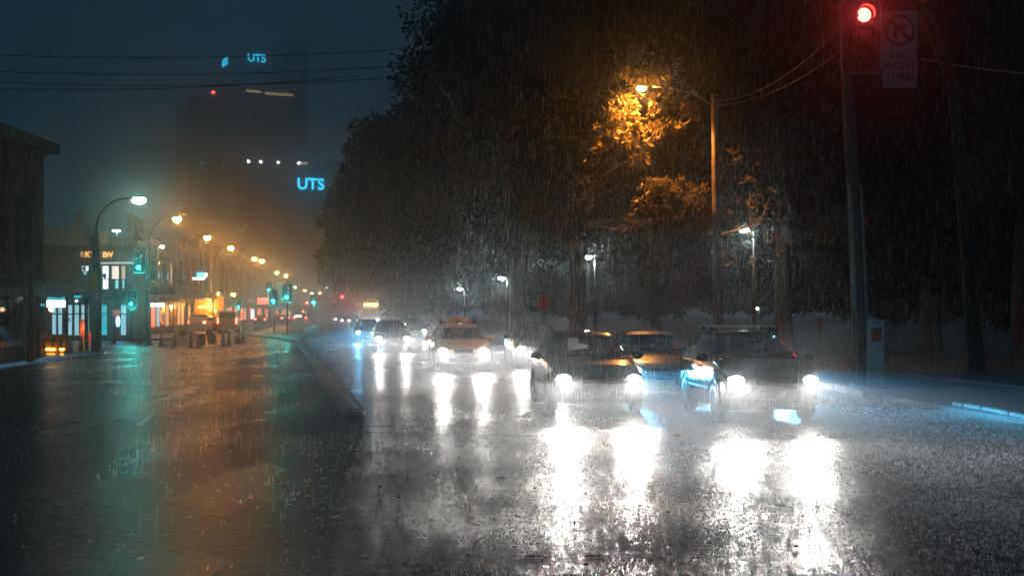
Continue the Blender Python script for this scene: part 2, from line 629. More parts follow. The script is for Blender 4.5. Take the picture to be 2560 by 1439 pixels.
tag(med, 'narrow mossy concrete median kerb running away from its blunt nose in mid road', 'median kerb')
isl = MB()
isl.slab([(G(752, 855).x, G(752, 855).y), (G(735, 849).x, G(735, 849).y + 3), (-16.2, 116), (-21.2, 118), (-21.5, 112), (G(702, 846).x, G(702, 846).y - 2), (G(738, 857).x, G(738, 857).y)], 0, .15)
struct(isl.build('traffic_island', M['kerbdark']))

# road markings and joints, thin sheets on the asphalt
def strip(mb, p, q, w, z=.004):
    d = (q - p)
    n = Vector((-d.y, d.x, 0)).normalized() * w / 2
    up = Vector((0, 0, z))
    mb.add([p - n + up, p + n + up, q + n + up, q - n + up], [(0, 1, 2, 3)])
mb = MB()
for a, b, w in (((345, 1063), (381, 1038), .11), ((438, 990), (487, 966), .3), ((507, 938), (541, 930), .3), ((566, 915), (590, 903), .3), ((138, 990), (180, 979), .08), ((604, 893), (618, 886), .3)):
    strip(mb, G(*a), G(*b), w)
struct(mb.build('lane_marking', M['line']))
mb = MB()
for a, b, w in (((-200, 1079), (205, 1071), .10), ((520, 1071), (955, 1062), .10), ((-200, 1112), (250, 1109), .10), ((500, 1110), (690, 1108), .10), ((955, 1062), (1320, 1054), .08), ((1000, 1085), (1300, 1079), .08)):
    strip(mb, G(*a), G(*b), w)
struct(mb.build('crossing_marking', M['oldline']))
mb = MB()
for a, b in (((400, 1040), (705, 1038)), ((900, 1066), (1260, 1057)), ((905, 1080), (1330, 1090)), ((1000, 1050), (1300, 1043))):
    strip(mb, G(*a), G(*b), .09)
struct(mb.build('road_joint', M['tar']))
for k, pts in enumerate((((1120, 1120), (1420, 1116), (1450, 1165), (1120, 1172)), ((180, 1010), (420, 1000), (330, 1050), (60, 1058)), ((1500, 1250), (1790, 1246), (1840, 1340), (1500, 1350)))):
    mb = MB()
    mb.add([G(*p) + Vector((0, 0, .003)) for p in pts], [(3, 2, 1, 0)])
    struct(mb.build('road_patch', M['patch']))

# ---------------------------------------------------------------- vehicles
BEAM = .68
def crom(P, n):
    """smooth open curve through points P (k,2), n samples per span"""
    P = np.asarray(P, float)
    Q = np.vstack([2 * P[0] - P[1], P, 2 * P[-1] - P[-2]])
    out = []
    for i in range(len(P) - 1):
        a, b, c_, d = Q[i:i + 4]
        for t in np.arange(n) / n:
            out.append(.5 * ((2 * b) + (c_ - a) * t + (2 * a - 5 * b + 4 * c_ - d) * t * t + (3 * b - a - 3 * c_ + d) * t ** 3))
    out.append(P[-1])
    return np.array(out)
STYLES = dict(
    # y, half width at belt, belt height, half width at roof, top height, bottom height
    hatch=dict(L=4.2, st=[(0, .72, .60, .62, .74, .26), (.10, .80, .64, .68, .79, .2), (.35, .86, .74, .74, .88, .18), (.9, .88, .84, .79, .97, .18), (1.25, .88, .91, .78, 1.0, .18), (1.95, .88, .94, .60, 1.41, .18), (2.25, .88, .95, .61, 1.47, .18), (2.8, .88, .95, .61, 1.485, .18), (3.4, .875, .96, .59, 1.45, .18), (3.7, .87, .97, .58, 1.38, .2), (4.0, .84, .98, .64, 1.05, .25), (4.2, .76, .9, .66, .95, .32)],
              ws=(1.28, 1.93), side=((1.42, 2.42), (2.52, 3.3)), rear=(3.72, 3.98), axles=(.82, 3.38), wr=.32, eye=.64),
    mover=dict(L=4.3, st=[(0, .68, .62, .58, .80, .24), (.10, .78, .68, .66, .88, .2), (.32, .83, .80, .72, .97, .18), (.7, .85, .90, .78, 1.06, .18), (.95, .85, .95, .78, 1.08, .18), (1.75, .85, .97, .60, 1.45, .18), (2.05, .85, .98, .61, 1.50, .18), (2.8, .85, .99, .62, 1.52, .18), (3.7, .84, 1.0, .60, 1.49, .18), (3.95, .84, 1.0, .60, 1.42, .2), (4.15, .82, 1.0, .66, 1.05, .25), (4.3, .75, .95, .66, .98, .32)],
               ws=(.98, 1.73), side=((1.25, 2.2), (2.3, 3.1), (3.2, 3.75)), rear=(3.97, 4.12), axles=(.78, 3.36), wr=.32, eye=.70),
    sedan=dict(L=4.7, st=[(0, .74, .58, .62, .70, .24), (.10, .82, .62, .7, .75, .2), (.35, .88, .72, .76, .82, .18), (1.0, .90, .82, .82, .93, .18), (1.4, .90, .89, .8, .97, .18), (2.15, .90, .91, .60, 1.36, .18), (2.5, .90, .92, .60, 1.42, .18), (3.0, .90, .93, .60, 1.43, .18), (3.5, .89, .95, .58, 1.36, .18), (4.05, .88, .97, .66, 1.04, .2), (4.55, .84, .95, .72, 1.0, .25), (4.7, .78, .9, .7, .95, .32)],
               ws=(1.43, 2.13), side=((1.6, 2.6), (2.7, 3.5)), rear=(3.55, 4.0), axles=(.9, 3.7), wr=.33, eye=.63),
    wagon=dict(L=4.9, st=[(0, .74, .58, .62, .70, .24), (.10, .83, .62, .7, .75, .2), (.35, .89, .72, .77, .83, .18), (1.0, .92, .84, .84, .97, .18), (1.4, .92, .91, .82, 1.0, .18), (2.15, .92, .93, .63, 1.37, .18), (2.5, .92, .94, .64, 1.43, .18), (3.4, .92, .95, .64, 1.46, .18), (4.3, .91, .97, .63, 1.43, .18), (4.5, .9, .98, .62, 1.38, .2), (4.8, .86, .99, .7, 1.05, .25), (4.9, .8, .95, .7, 1.0, .32)],
               ws=(1.43, 2.13), side=((1.6, 2.6), (2.7, 3.5), (3.6, 4.3)), rear=(4.52, 4.78), axles=(.95, 3.75), wr=.33, eye=.63),
    ute=dict(L=5.0, st=[(0, .76, .72, .66, .88, .34), (.10, .84, .76, .72, .95, .3), (.4, .88, .84, .78, 1.02, .3), (1.1, .9, .94, .82, 1.1, .3), (1.45, .9, 1.0, .8, 1.13, .3), (2.05, .9, 1.02, .64, 1.60, .3), (2.4, .9, 1.03, .64, 1.68, .3), (3.0, .9, 1.04, .63, 1.68, .3), (3.2, .9, 1.04, .66, 1.5, .3), (3.3, .9, 1.04, .84, 1.1, .3), (4.85, .9, 1.04, .86, 1.08, .3), (5.0, .86, 1.0, .8, 1.04, .4)],
             ws=(1.47, 2.03), side=((1.6, 2.3), (2.4, 2.95)), rear=(3.02, 3.19), axles=(.95, 4.0), wr=.36, eye=.84),
)
_SK = {}
def skin(style):
    """surface grid of one body style: station y values and a half section (x,z) for each"""
    if style in _SK:
        return _SK[style]
    sp = STYLES[style]
    st = np.array(sp['st'])
    us = []
    for a, b in zip(st[:, 0], st[1:, 0]):
        n = max(2, int(round((b - a) / .09)))
        us += list(a + (b - a) * np.arange(n) / n)
    us.append(st[-1, 0])
    us = np.array(us)
    rows = []
    for u in us:
        wb_, zb, wr, zt, z0 = [np.interp(u, st[:, 0], st[:, k]) for k in range(1, 6)]
        low = crom([(wb_ * .80, z0), (wb_ * .965, z0 + .06), (wb_ * 1.0, z0 + .22), (wb_ * .995, (z0 + zb) / 2 + .08), (wb_ * .965, zb)], 4)
        ze = zt - min(.07, .35 * (zt - zb))
        up = np.array([(wb_ * .955 + (wr - wb_ * .955) * t + .018 * math.sin(math.pi * t), zb + .012 + (ze - zb - .012) * t) for t in np.linspace(0, 1, 7)])
        roof = crom([(wr, ze), (wr * .9, ze + (zt - ze) * .62), (wr * .55, zt - (zt - ze) * .12), (0, zt)], 4)[1:]
        rows.append(np.vstack([[(0, z0)], low, up, roof]))
    sec = np.array(rows)                                # (nu, nv, 2)
    # v rows: 0 bottom centre, 1..17 lower side, 18..24 glasshouse, 25..36 roof
    _SK[style] = (us, sec, sp)
    return _SK[style]
def car(name, label, cat, style, pos, yaw, paint, m_head=None, beam=None, power=0, tail=False, detail=2, group=None, width=1.0, back=False, head_x=.62, pitch=.10):
    us, sec, sp = skin(style)
    t = thing(name, label, cat, pos, yaw, group)
    nu, nv, _ = sec.shape
    bot, top = (1, 17), (18, 24)
    def P(i, j, side, off=0.0):
        x, z = sec[i, j]
        if off:
            a, b = sec[i, max(j - 1, 0)], sec[i, min(j + 1, nv - 1)]
            d = b - a
            n = np.array([d[1], -d[0]])
            n = n / (np.linalg.norm(n) + 1e-9)
            x, z = x + n[0] * off, z + n[1] * off
        return (side * x * width, us[i], z)
    wins = []
    for (a, b) in sp['side']:
        wins.append((a, b, 19, 23, 'side'))
    def in_win(i, j):
        u = (us[i] + us[i + 1]) / 2
        if 19 <= j < 23 and any(a < u < b for a, b, *_ in wins):
            return True
        a, b = sp['ws']
        if a < u < b and j >= 25:
            return True
        a, b = sp['rear']
        if a < u < b and j >= 26:
            return True
        return False
    mb = MB()
    for side in (1, -1):
        vs = [P(i, j, side) for i in range(nu) for j in range(nv)]
        fs = []
        for i in range(nu - 1):
            for j in range(nv - 1):
                if detail >= 1 and in_win(i, j):
                    continue
                fs.append((i * nv + j, (i + 1) * nv + j, (i + 1) * nv + j + 1, i * nv + j + 1))
        mb.add(vs, fs, True)
    # front and rear faces, bulging a little
    for end, sgn in ((0, -1), (nu - 1, 1)):
        vs, fs = [], []
        ns = 9
        for j in range(nv):
            x, z = sec[end, j]
            for k in range(ns):
                s = -1 + 2 * k / (ns - 1)
                bul = .07 * (1 - s * s) * math.sin(math.pi * min(1, max(0, (j + 1) / nv)))
                vs.append((s * x * width, us[end] + sgn * bul, z))
        for j in range(nv - 1):
            for k in range(ns - 1):
                fs.append((j * ns + k, j * ns + k + 1, (j + 1) * ns + k + 1, (j + 1) * ns + k))
        mb.add(vs, fs, True)
    mb.build('body', M[paint], t)
    fr = -1 if not back else 1
    def patch(u0, u1, j0, j1, sides, off):
        m2 = MB()
        idx = [i for i in range(nu) if u0 - .045 <= us[i] <= u1 + .045]
        for side in sides:
            vs = [P(i, j, side, off) for i in idx for j in range(j0, j1 + 1)]
            w_ = j1 - j0 + 1
            m2.add(vs, [(a * w_ + b, (a + 1) * w_ + b, (a + 1) * w_ + b + 1, a * w_ + b + 1) for a in range(len(idx) - 1) for b in range(w_ - 1)], True)
        return m2
    gm = M['glass'] if detail >= 1 else M['dglass']
    off = .004 if detail >= 1 else .012
    patch(*sp['ws'], 25 if detail >= 1 else 26, nv - 1, (1, -1), off).build('windscreen', gm, t)
    patch(*sp['rear'], 26, nv - 1, (1, -1), off).build('rear_window', gm, t)
    for side in (1, -1):
        for (a, b) in sp['side']:
            patch(a, b, 19, 23, (side,), off).build('side_window', gm, t)
    # wheels
    hw = sp['st'][4][1] * width
    r = sp['wr']
    for ya in sp['axles']:
        for side in (1, -1):
            wl = MB()
            x0, x1 = side * (hw - .2), side * (hw + .012)
            wl.lathe([(r * .62, x0), (r * .95, x0), (r, x0 + side * .03), (r, x1 - side * .04), (r * .94, x1 - side * .005), (r * .66, x1)], 22, axis='x')
            w_ = wl.build('wheel', M['rubber'], t, T((0, ya, r)))
            rm = MB()
            rm.lathe([(.001, x1 - side * .02), (r * .2, x1 - side * .012), (r * .24, x1 - side * .04), (r * .6, x1 - side * .04), (r * .67, x1 - side * .004), (r * .69, x1 - side * .01)], 20, axis='x')
            if detail >= 2:
                for k in range(7):
                    a = 2 * math.pi * k / 7
                    rm.box((x1 - side * .018, 0, r * .4), (.02, .05, r * .5), Matrix.Rotation(a, 4, 'X'))
            rm.build('rim', M['alloy'], w_)
            if detail >= 2:
                ar = MB()
                n = 18
                vs, fs = [], []
                for k in range(n + 1):
                    a = R(-8 + 196 * k / n)
                    for (q, xx) in ((r * 1.0, hw - .10), (r * 1.17, hw + .006), (r * 1.23, hw + .004)):
                        vs.append((side * xx, ya + q * math.cos(a), r + q * math.sin(a)))
                for k in range(n):
                    for q in range(2):
                        fs.append((k * 3 + q, (k + 1) * 3 + q, (k + 1) * 3 + q + 1, k * 3 + q + 1))
                ar.add(vs, fs, True)
                ar.build('wheel_arch', M['trim'], t)
    # lamps
    eye = sp['eye']
    for side in (1, -1):
        hx = side * head_x * width
        lm = MB()
        lm.ell((hx, .045, eye), (.15, .10, .075), 16, 8)
        hl = lm.build('headlight', m_head if m_head else M['chrome'], t)
        if beam and power:
            spot(t, (hx, -.13, eye), (side * .02, -1, -pitch), beam, power * BEAM)
        tl = MB()
        tl.box((side * .66 * width, sp['L'] - .03, eye + .2), (.22, .16, .2), bev=.04)
        tl.build('tail_light', E['tail'] if tail else M['signred'], t)
    if detail >= 1:
        for side in (1, -1):
            mi = MB()
            um = sp['ws'][0] + .32
            zb = np.interp(um, [q[0] for q in sp['st']], [q[2] for q in sp['st']])
            mi.ell((side * (hw + .10), um, zb + .09), (.115, .07, .075), 12, 8)
            mi.box((side * (hw - .0), um + .01, zb + .045), (.12, .05, .03))
            mi.build('wing_mirror', M[paint if paint in ('cream', 'white') else 'trim'], t)
        gr = MB()
        gr.box((0, -.055, eye - .02), (.62 * width, .05, .11), bev=.02)
        go = gr.build('grille', M['trim'], t)
        ba = MB()
        for k in range(2):
            ba.box((0, -.088, eye - .045 + .05 * k), (.56 * width, .012, .012))
        ba.build('grille_bar', M['chrome'], go)
        pl = MB()
        pl.box((0, -.085, eye - .24), (.38, .02, .11), bev=.006)
        pl.build('number_plate', M['plate'], t)
        it = MB()
        it.box((0, -.055, .33), (.9 * width, .03, .12), bev=.02)
        it.build('lower_intake', M['trim'], t)
        # cabin: seats and dashboard seen through the glass
        sy = sp['ws'][1] + .45
        for side in (1, -1):
            se = MB()
            se.box((side * .36, sy, .62), (.46, .5, .16), bev=.05)
            se.box((side * .36, sy + .28, .9), (.44, .12, .5), bev=.05)
            se.box((side * .36, sy + .3, 1.22), (.24, .09, .17), bev=.04)
            se.build('seat', M['cloth'], t)
        da = MB()
        da.box((0, sp['ws'][0] + .42, .86), (1.35 * width, .36, .12), bev=.04)
        da.build('dashboard', M['trim'], t)
        sw = MB()
        n = 20
        pts = [(.36 + .18 * math.cos(2 * math.pi * k / n), sy - .42 + .06 * math.sin(2 * math.pi * k / n), .96 + .17 * math.sin(2 * math.pi * k / n)) for k in range(n + 1)]
        sw.tube([(-x, y, z) for x, y, z in pts], .014, 6, False)
        sw.build('steering_wheel', M['trim'], t)
        mi = MB()
        mi.box((0, sp['ws'][1] - .1, sp['st'][5][4] - .09), (.2, .03, .06), bev=.015)
        mi.build('rear_view_mirror', M['trim'], t)
    if detail >= 2:
        hd = MB()
        for side in (1, -1):
            for (a, b) in sp['side'][:2]:
                um = b - .12
                zb = np.interp(um, [q[0] for q in sp['st']], [q[2] for q in sp['st']]) - .1
                hh = MB()
                hh.box((side * (hw * .985 + .016), um, zb), (.03, .16, .028), bev=.01)
                hh.build('door_handle', M[paint], t)
        st = MB()
        for side in (1, -1):
            s2 = MB()
            s2.box((side * (hw + .002), (sp['axles'][0] + sp['axles'][1]) / 2, .52), (.02, sp['axles'][1] - sp['axles'][0] - 2.5 * r, .05), bev=.008)
            s2.build('door_moulding', M['trim'], t)
        uw = sp['ws'][0]
        zc = np.interp(uw, [q[0] for q in sp['st']], [q[4] for q in sp['st']])
        for (x0, x1, dz) in ((-.55, .02, .05), (.05, .62, .03)):
            wi = MB()
            wi.tube([(x0, uw - .0, zc + .015), (x1, uw + .10, zc + .015 + dz)], .013, 5)
            wi.build('wiper', M['trim'], t)
    return t
Z0 = 0.004
def at(px, y):
    return (XAT(px, y), y, Z0)

golf = car('hatchback_car', 'black hatchback with bright headlights and a pale reflection in its windscreen', 'car', 'hatch', at(1498, 25.8), .085, 'black', E['head'], WARM, 950)
b_ = MB()
n = 24
b_.tube([(.062 * math.cos(2 * math.pi * k / n), 0, .062 * math.sin(2 * math.pi * k / n)) for k in range(n + 1)], .008, 6, False)
for pts in ([(-.026, 0, .05), (0, 0, .004), (.026, 0, .05)], [(-.05, 0, .03), (-.026, 0, -.045), (0, 0, .0), (.026, 0, -.045), (.05, 0, .03)]):
    b_.tube(pts, .006, 5)
b_.build('badge', M['chrome'], golf, T((0, -.115, .62)))
b_ = MB()
b_.tube([(.0, 2.1, 1.47), (-.02, 2.32, 1.75)], .006, 5)
b_.build('antenna', M['trim'], golf)
b_ = MB()
b_.prism([(-.32, 1.34), (-.12, 1.36), (-.10, 1.24), (.10, 1.2), (.02, 1.14), (-.31, 1.10)], 2.02, 2.03)
b_.build('reflection_sheet', M['white'], golf)  # pale sheet standing in for a reflection in the windscreen

mpv = car('people_mover', 'black people mover with a roof bar, nearest the right kerb', 'car', 'mover', at(1934, 23.9), .07, 'black', E['head'], WARM, 950)
b_ = MB()
b_.box((-.02, 2.35, 1.585), (1.32, .06, .035), bev=.012)
b_.build('roof_bar', M['white'], mpv)
b_ = MB()
b_.box((-.02, 3.1, 1.585), (1.32, .06, .035), bev=.012)
b_.build('roof_bar', M['white'], mpv)
for sx in (-1, 1):
    b_ = MB()
    b_.box((sx * .55, 2.7, 1.505), (.04, 1.6, .03), bev=.01)
    for yy in (2.35, 3.1):
        b_.box((sx * .55, yy, 1.54), (.06, .09, .06), bev=.015)
    b_.build('roof_rail', M['trim'], mpv)
b_ = MB()
b_.ell((0, -.09, .86), (.07, .015, .022), 10, 6)
b_.build('bonnet_badge', M['chrome'], mpv)

sed = car('sedan_car', 'dark blue sedan with cyan headlights between the two black cars', 'car', 'sedan', at(1664, 29.5), .06, 'blue', E['headcool'], CYAN, 700)
b_ = MB()
n = 30
b_.tube([(.42 * math.cos(2 * math.pi * k / n), -.06, .60 + .075 * math.sin(2 * math.pi * k / n)) for k in range(n + 1)], .012, 6, False)
for k in range(3):
    b_.box((0, -.075, .56 + .04 * k), (.76, .012, .01))
b_.build('grille_surround', M['chrome'], sed)

taxi = car('taxi_cab', 'cream taxi with a lit roof sign and roof rack', 'taxi', 'wagon', at(1158, 45), .10, 'cream', E['head'], WARM, 650)
b_ = MB()
b_.prism([(-.36, 0), (.36, 0), (.34, .15), (.14, .2), (0, .26), (-.14, .2), (-.34, .15)], -.09, .09)
so = b_.build('roof_sign', M['boardorange'], taxi, T((0, 2.85, 1.47)))
letters('sign_lettering', 'TAXI', .15, M['signblack'], so, T((0, -.1, .09)), sx=1.3)
for yy in (2.45, 3.5):
    b_ = MB()
    b_.box((0, yy, 1.52), (1.26, .06, .03), bev=.01)
    for sx in (-1, 1):
        b_.box((sx * .58, yy, 1.52), (.09, .12, .14), bev=.03)
        b_.tube([(sx * .57, yy, 1.5), (sx * .57, yy, 1.72)], .012, 5)
    b_.build('roof_rack', M['trim'], taxi)

car('sedan_car', 'car mostly hidden behind the black people mover, throwing cyan light past it', 'car', 'sedan', at(1876, 30.2), .0, 'navy', E['headcool'], CYAN, 2100, detail=1)
car('hatchback_car', 'dark car half hidden behind the black hatchback, one headlight showing', 'car', 'hatch', at(1352, 47), .10, 'navy', E['head'], WARM, 700, detail=1)
car('sedan_car', 'blue tinted sedan with cyan headlights, leftmost of the oncoming cars', 'car', 'sedan', at(922, 86), .13, 'blue', E['headcool'], CYAN, 1200, detail=1)
car('hatchback_car', 'dark hatchback with glaring headlights left of the taxi', 'car', 'hatch', at(982, 66), .13, 'navy', E['head'], WARM, 800, detail=1)
car('station_wagon', 'dark wagon in the glare behind the hatchback left of the taxi', 'car', 'wagon', at(1036, 92), .13, 'grey', E['head'], WARM, 400, detail=1)
for px, y, sty, pc, lab in ((866, 215, 'sedan', 'grey', 'tiny pale car in the far oncoming queue, leftmost of it'), (884, 205, 'hatch', 'navy', 'tiny dark car in the far oncoming queue under the red lights'), (848, 245, 'sedan', 'white', 'tiny white car farthest back in the oncoming queue')):
    car('car', lab, 'car', sty, at(px, y), .12, pc, E['head'], None, 0, detail=0, group='far oncoming cars')
# a bus far up the oncoming side
t = thing('bus', 'far bus with a lit destination panel at the end of the oncoming side', 'bus', at(927, 190), .12)
b_ = MB()
b_.box((0, 5.5, 1.75), (2.5, 11, 2.9), bev=.15)
b_.build('body', M['wallC'], t)
b_ = MB()
b_.box((0, -.02, 1.75), (2.2, .06, 1.2), bev=.02)
b_.build('windscreen', M['dglass'], t)
b_ = MB()
b_.box((0, -.03, 2.85), (1.8, .06, .28))
b_.build('destination_panel', E['amber'], t)
for sx in (-1, 1):
    b_ = MB()
    b_.ell((sx * .9, -.02, .75), (.17, .08, .12))
    b_.build('headlight', E['head'], t)
    for yy in (2, 8.5):
        b_ = MB()
        b_.lathe([(.1, sx * 1.27), (.48, sx * 1.27), (.48, sx * 1.0)], 16, axis='x')
        b_.build('wheel', M['rubber'], t, T((0, yy, .48)))
spot(t, (0, -.2, .75), (0, -1, -.06), WARM, 600)

# traffic going away on the left
ute = car('utility_truck', 'pale utility truck with red tail lights behind the chevron boards', 'utility truck', 'ute', at(505, 119), math.pi + .12, 'white', None, None, 0, True, 1)
car('hatchback_car', 'small red tailed car between the pale utility truck and the white van', 'car', 'hatch', at(549, 128), math.pi + .12, 'redp', None, None, 0, True, 1)
car('sedan_car', 'red sedan with red tail lights, alone beyond the row of cones', 'car', 'sedan', at(655, 205), math.pi + .12, 'redp', None, None, 0, True, 1)
for px, y, lab in ((697, 250, 'far car with red tail lights left of the front signal post'), (714, 262, 'far car with red tail lights behind the front signal post')):
    car('car', lab, 'car', 'sedan', at(px, y), math.pi + .12, 'grey', None, None, 0, True, 0, group='far cars driving away')
# white van beside the roadworks truck
t = thing('van', 'white van with lit cabin at the right of the roadworks truck', 'van', at(577, 128), math.pi + .12)
b_ = MB()
b_.slab([(-.85, 0), (.85, 0), (.85, 4.4), (-.85, 4.4)], .35, 1.25)
b_.slab([(-.82, 1.0), (.82, 1.0), (.82, 4.38), (-.82, 4.38)], 1.25, 1.98)
b_.build('body', M['white'], t)
b_ = MB()
b_.box((0, 4.4, 1.55), (1.4, .04, .55), bev=.01)
b_.build('rear_window', M['dglass'], t)
for sx in (-1, 1):
    b_ = MB()
    b_.box((sx * .8, 4.4, 1.1), (.12, .05, .45), bev=.01)
    b_.build('tail_light', E['tail'], t)
    for yy in (.9, 3.5):
        b_ = MB()
        b_.lathe([(.05, sx * .88), (.32, sx * .88), (.32, sx * .65)], 16, axis='x')
        b_.build('wheel', M['rubber'], t, T((0, yy, .32)))
# roadworks truck with the amber arrow board
t = thing('roadworks_truck', 'roadworks truck carrying a glowing amber arrow board', 'truck', at(523, 134), .12)
b_ = MB()
b_.box((0, 3.6, .85), (2.3, 7, .35), bev=.04)
b_.box((0, 6.0, 1.75), (2.3, 2.0, 1.5), bev=.12)
b_.build('chassis', M['yellow'], t)
b_ = MB()
b_.box((0, .1, 2.35), (2.7, .14, 2.1), bev=.03)
bd = b_.build('arrow_board', M['boardorange'], t)
ar = MB()
pts = [(-.95 + .21 * k, 0) for k in range(6)] + [(.12, .35), (.26, .2), (.4, .03), (.26, -.14), (.12, -.28)]
for (x, z) in pts:
    ar.ell((x, -.02, 2.35 + z), (.055, .03, .055), 8, 6)
ar.build('arrow_lamps', E['amber'], bd)
for (x, z) in ((-1.0, 3.5), (-.82, 3.58), (.85, 3.6), (.55, 1.95)):
    b_ = MB()
    b_.ell((x, 0, z), (.09, .07, .09), 8, 6)
    b_.tube([(x, .05, z), (x, .1, 3.35)], .02, 5)
    b_.build('beacon', E['amber'], t)
bulb(t, (.1, -.9, 2.5), (1, .48, .1), 350, .4, 'amber_board_light')
for sx in (-1, 1):
    for yy in (1.2, 5.6):
        b_ = MB()
        b_.lathe([(.08, sx * 1.16), (.46, sx * 1.16), (.46, sx * .85)], 16, axis='x')
        b_.build('wheel', M['rubber'], t, T((0, yy, .46)))
    b_ = MB()
    b_.box((sx * .95, 0, .8), (.3, .08, .14))
    b_.build('tail_light', E['tail'], t)
# far bus driving away
t = thing('bus', 'far red lit bus driving away, right of the front signal post', 'bus', at(750, 265), .12)
b_ = MB()
b_.box((0, 5.5, 1.7), (2.5, 11, 2.8), bev=.15)
b_.build('body', M['redp'], t)
b_ = MB()
b_.box((-.35, -.02, 1.1), (1.3, .06, .4))
b_.build('lit_rear_window', E['boxw'], t)
for x, z in ((-1.1, .8), (1.1, .8), (.55, 2.0)):
    b_ = MB()
    b_.ell((x, -.03, z), (.16, .06, .14))
    b_.build('tail_light', E['tail'], t)

# ---------------------------------------------------------------- street lamps
for k_, s_ in (('sodium', 130), ('mercury', 80)):
    E[k_].node_tree.nodes['Principled BSDF'].inputs['Emission Strength'].default_value = s_
def lamp(px, py, y, out, label, kind='sodium', power=4200, pole='steel', base_px=None, group='orange street lamps', size=.3):
    p = W(px, py, y)
    side = -1 if out > 0 else 1
    bx = p.x - out
    t = thing('street_lamp', label, 'street lamp', (bx, y, .12), 0, group)
    h = p.z - .12
    mb = MB()
    mb.tube([(0, 0, 0), (0, 0, h * .5), (0, 0, h - 1.6)] + [(out * .72 * (1 - math.cos(R(90 * q / 6))), 0, h - 1.6 + 1.62 * math.sin(R(90 * q / 6))) for q in range(1, 7)] + [(out * .9, 0, h + .04)], [.1, .085, .07] + [.05] * 7, 8)
    mb.build('pole', M[pole], t)
    mb = MB()
    mb.ell((out - .05, 0, h + .09), (size * 1.0, .15, .08), 14, 8)
    hd = mb.build('lamp_head', M['steel'], t)
    mb = MB()
    mb.ell((out, 0, h - .08), (size * .85, .15, .19), 14, 8)
    mb.build('lamp_lens', E[kind], hd)
    bulb(t, (out, 0, h - .22), SODIUM if kind == 'sodium' else (.5, 1, .8), power * (.11 if kind == 'sodium' else .05), .14)
    return t
lamp(348, 497, 73.5, 2.23, 'greenish white street lamp on a curved pole, tallest in the left half', 'mercury', 2600, 'polepaint', group=None, size=.42)
names = ['first', 'second', 'third', 'fourth', 'fifth', 'sixth', 'seventh', 'eighth']
for k, (px, py, y) in enumerate(((443, 545, 88), (518, 592, 111), (577, 618, 128), (636, 645, 154), (655, 651, 160), (692, 680, 208), (715, 688, 226), (762, 725, 378))):
    lamp(px, py, y, 1.75 if k == 0 else 1.6, names[k] + ' orange street lamp from the left in the row over the shops', power=(5200, 4800, 4800, 3000, 5600, 6500, 7000, 9000)[k])
def small_white(px, py, y, label, r=.12, s='dot', group='far white lamps'):
    p = W(px, py, y)
    t = thing('lamp', label, 'lamp', (p.x, y, 0), 0, group)
    mb = MB()
    mb.tube([(.15, 0, 0), (.15, 0, p.z)], .06, 6)
    mb.build('pole', M['polepaint'], t)
    mb = MB()
    mb.ell((0, 0, p.z), (r, .1, r * .7))
    mb.build('lamp_lens', E[s], t)
E['farw'] = emit('far_green_white_glow', (.75, 1, .8), 40)
for px, py, y, lab in ((738, 718, 300, 'small pale green lamp right of the front green signal'), (780, 733, 330, 'small pale lamp above the lone far green signal'), (818, 717, 340, 'small white lamp against the lower edge of the dark trees')):
    small_white(px, py, y, lab, .2, 'farw')
small_white(800, 733, 400, 'small far amber lamp right of the last orange street lamp', .28, 'amber')
# white park lamps among the trees
for px, py, y, lab in ((1860, 573, 50, 'white park lamp nearest the camera, above the people mover'), (1470, 642, 70, 'white park lamp above the red notice board'), (1254, 695, 86, 'white park lamp above and right of the taxi'), (1150, 722, 108, 'farthest small white park lamp, directly over the taxi')):
    p = W(px, py, y)
    t = thing('park_lamp', lab, 'park lamp', (p.x + .35, y, .14), 0, 'white park lamps')
    h = p.z - .14
    mb = MB()
    mb.tube([(0, 0, 0), (0, 0, h * .6), (0, 0, h + .1)], [.09, .07, .05], 8)
    mb.build('pole', M['polepaint'], t)
    mb = MB()
    mb.ell((-.3, 0, h + .07), (.38, .17, .07))
    hd = mb.build('lamp_head', M['steel'], t)
    mb = MB()
    mb.ell((-.35, 0, h), (.19, .13, .1))
    mb.build('lamp_lens', E['parkw'], hd)
    bulb(t, (-.4, -.5, h - .5), (.88, 1, .95), 14, .12)
small_white(1893, 771, 95, 'low small white light behind the roof bar of the people mover', .1, 'farw', None)
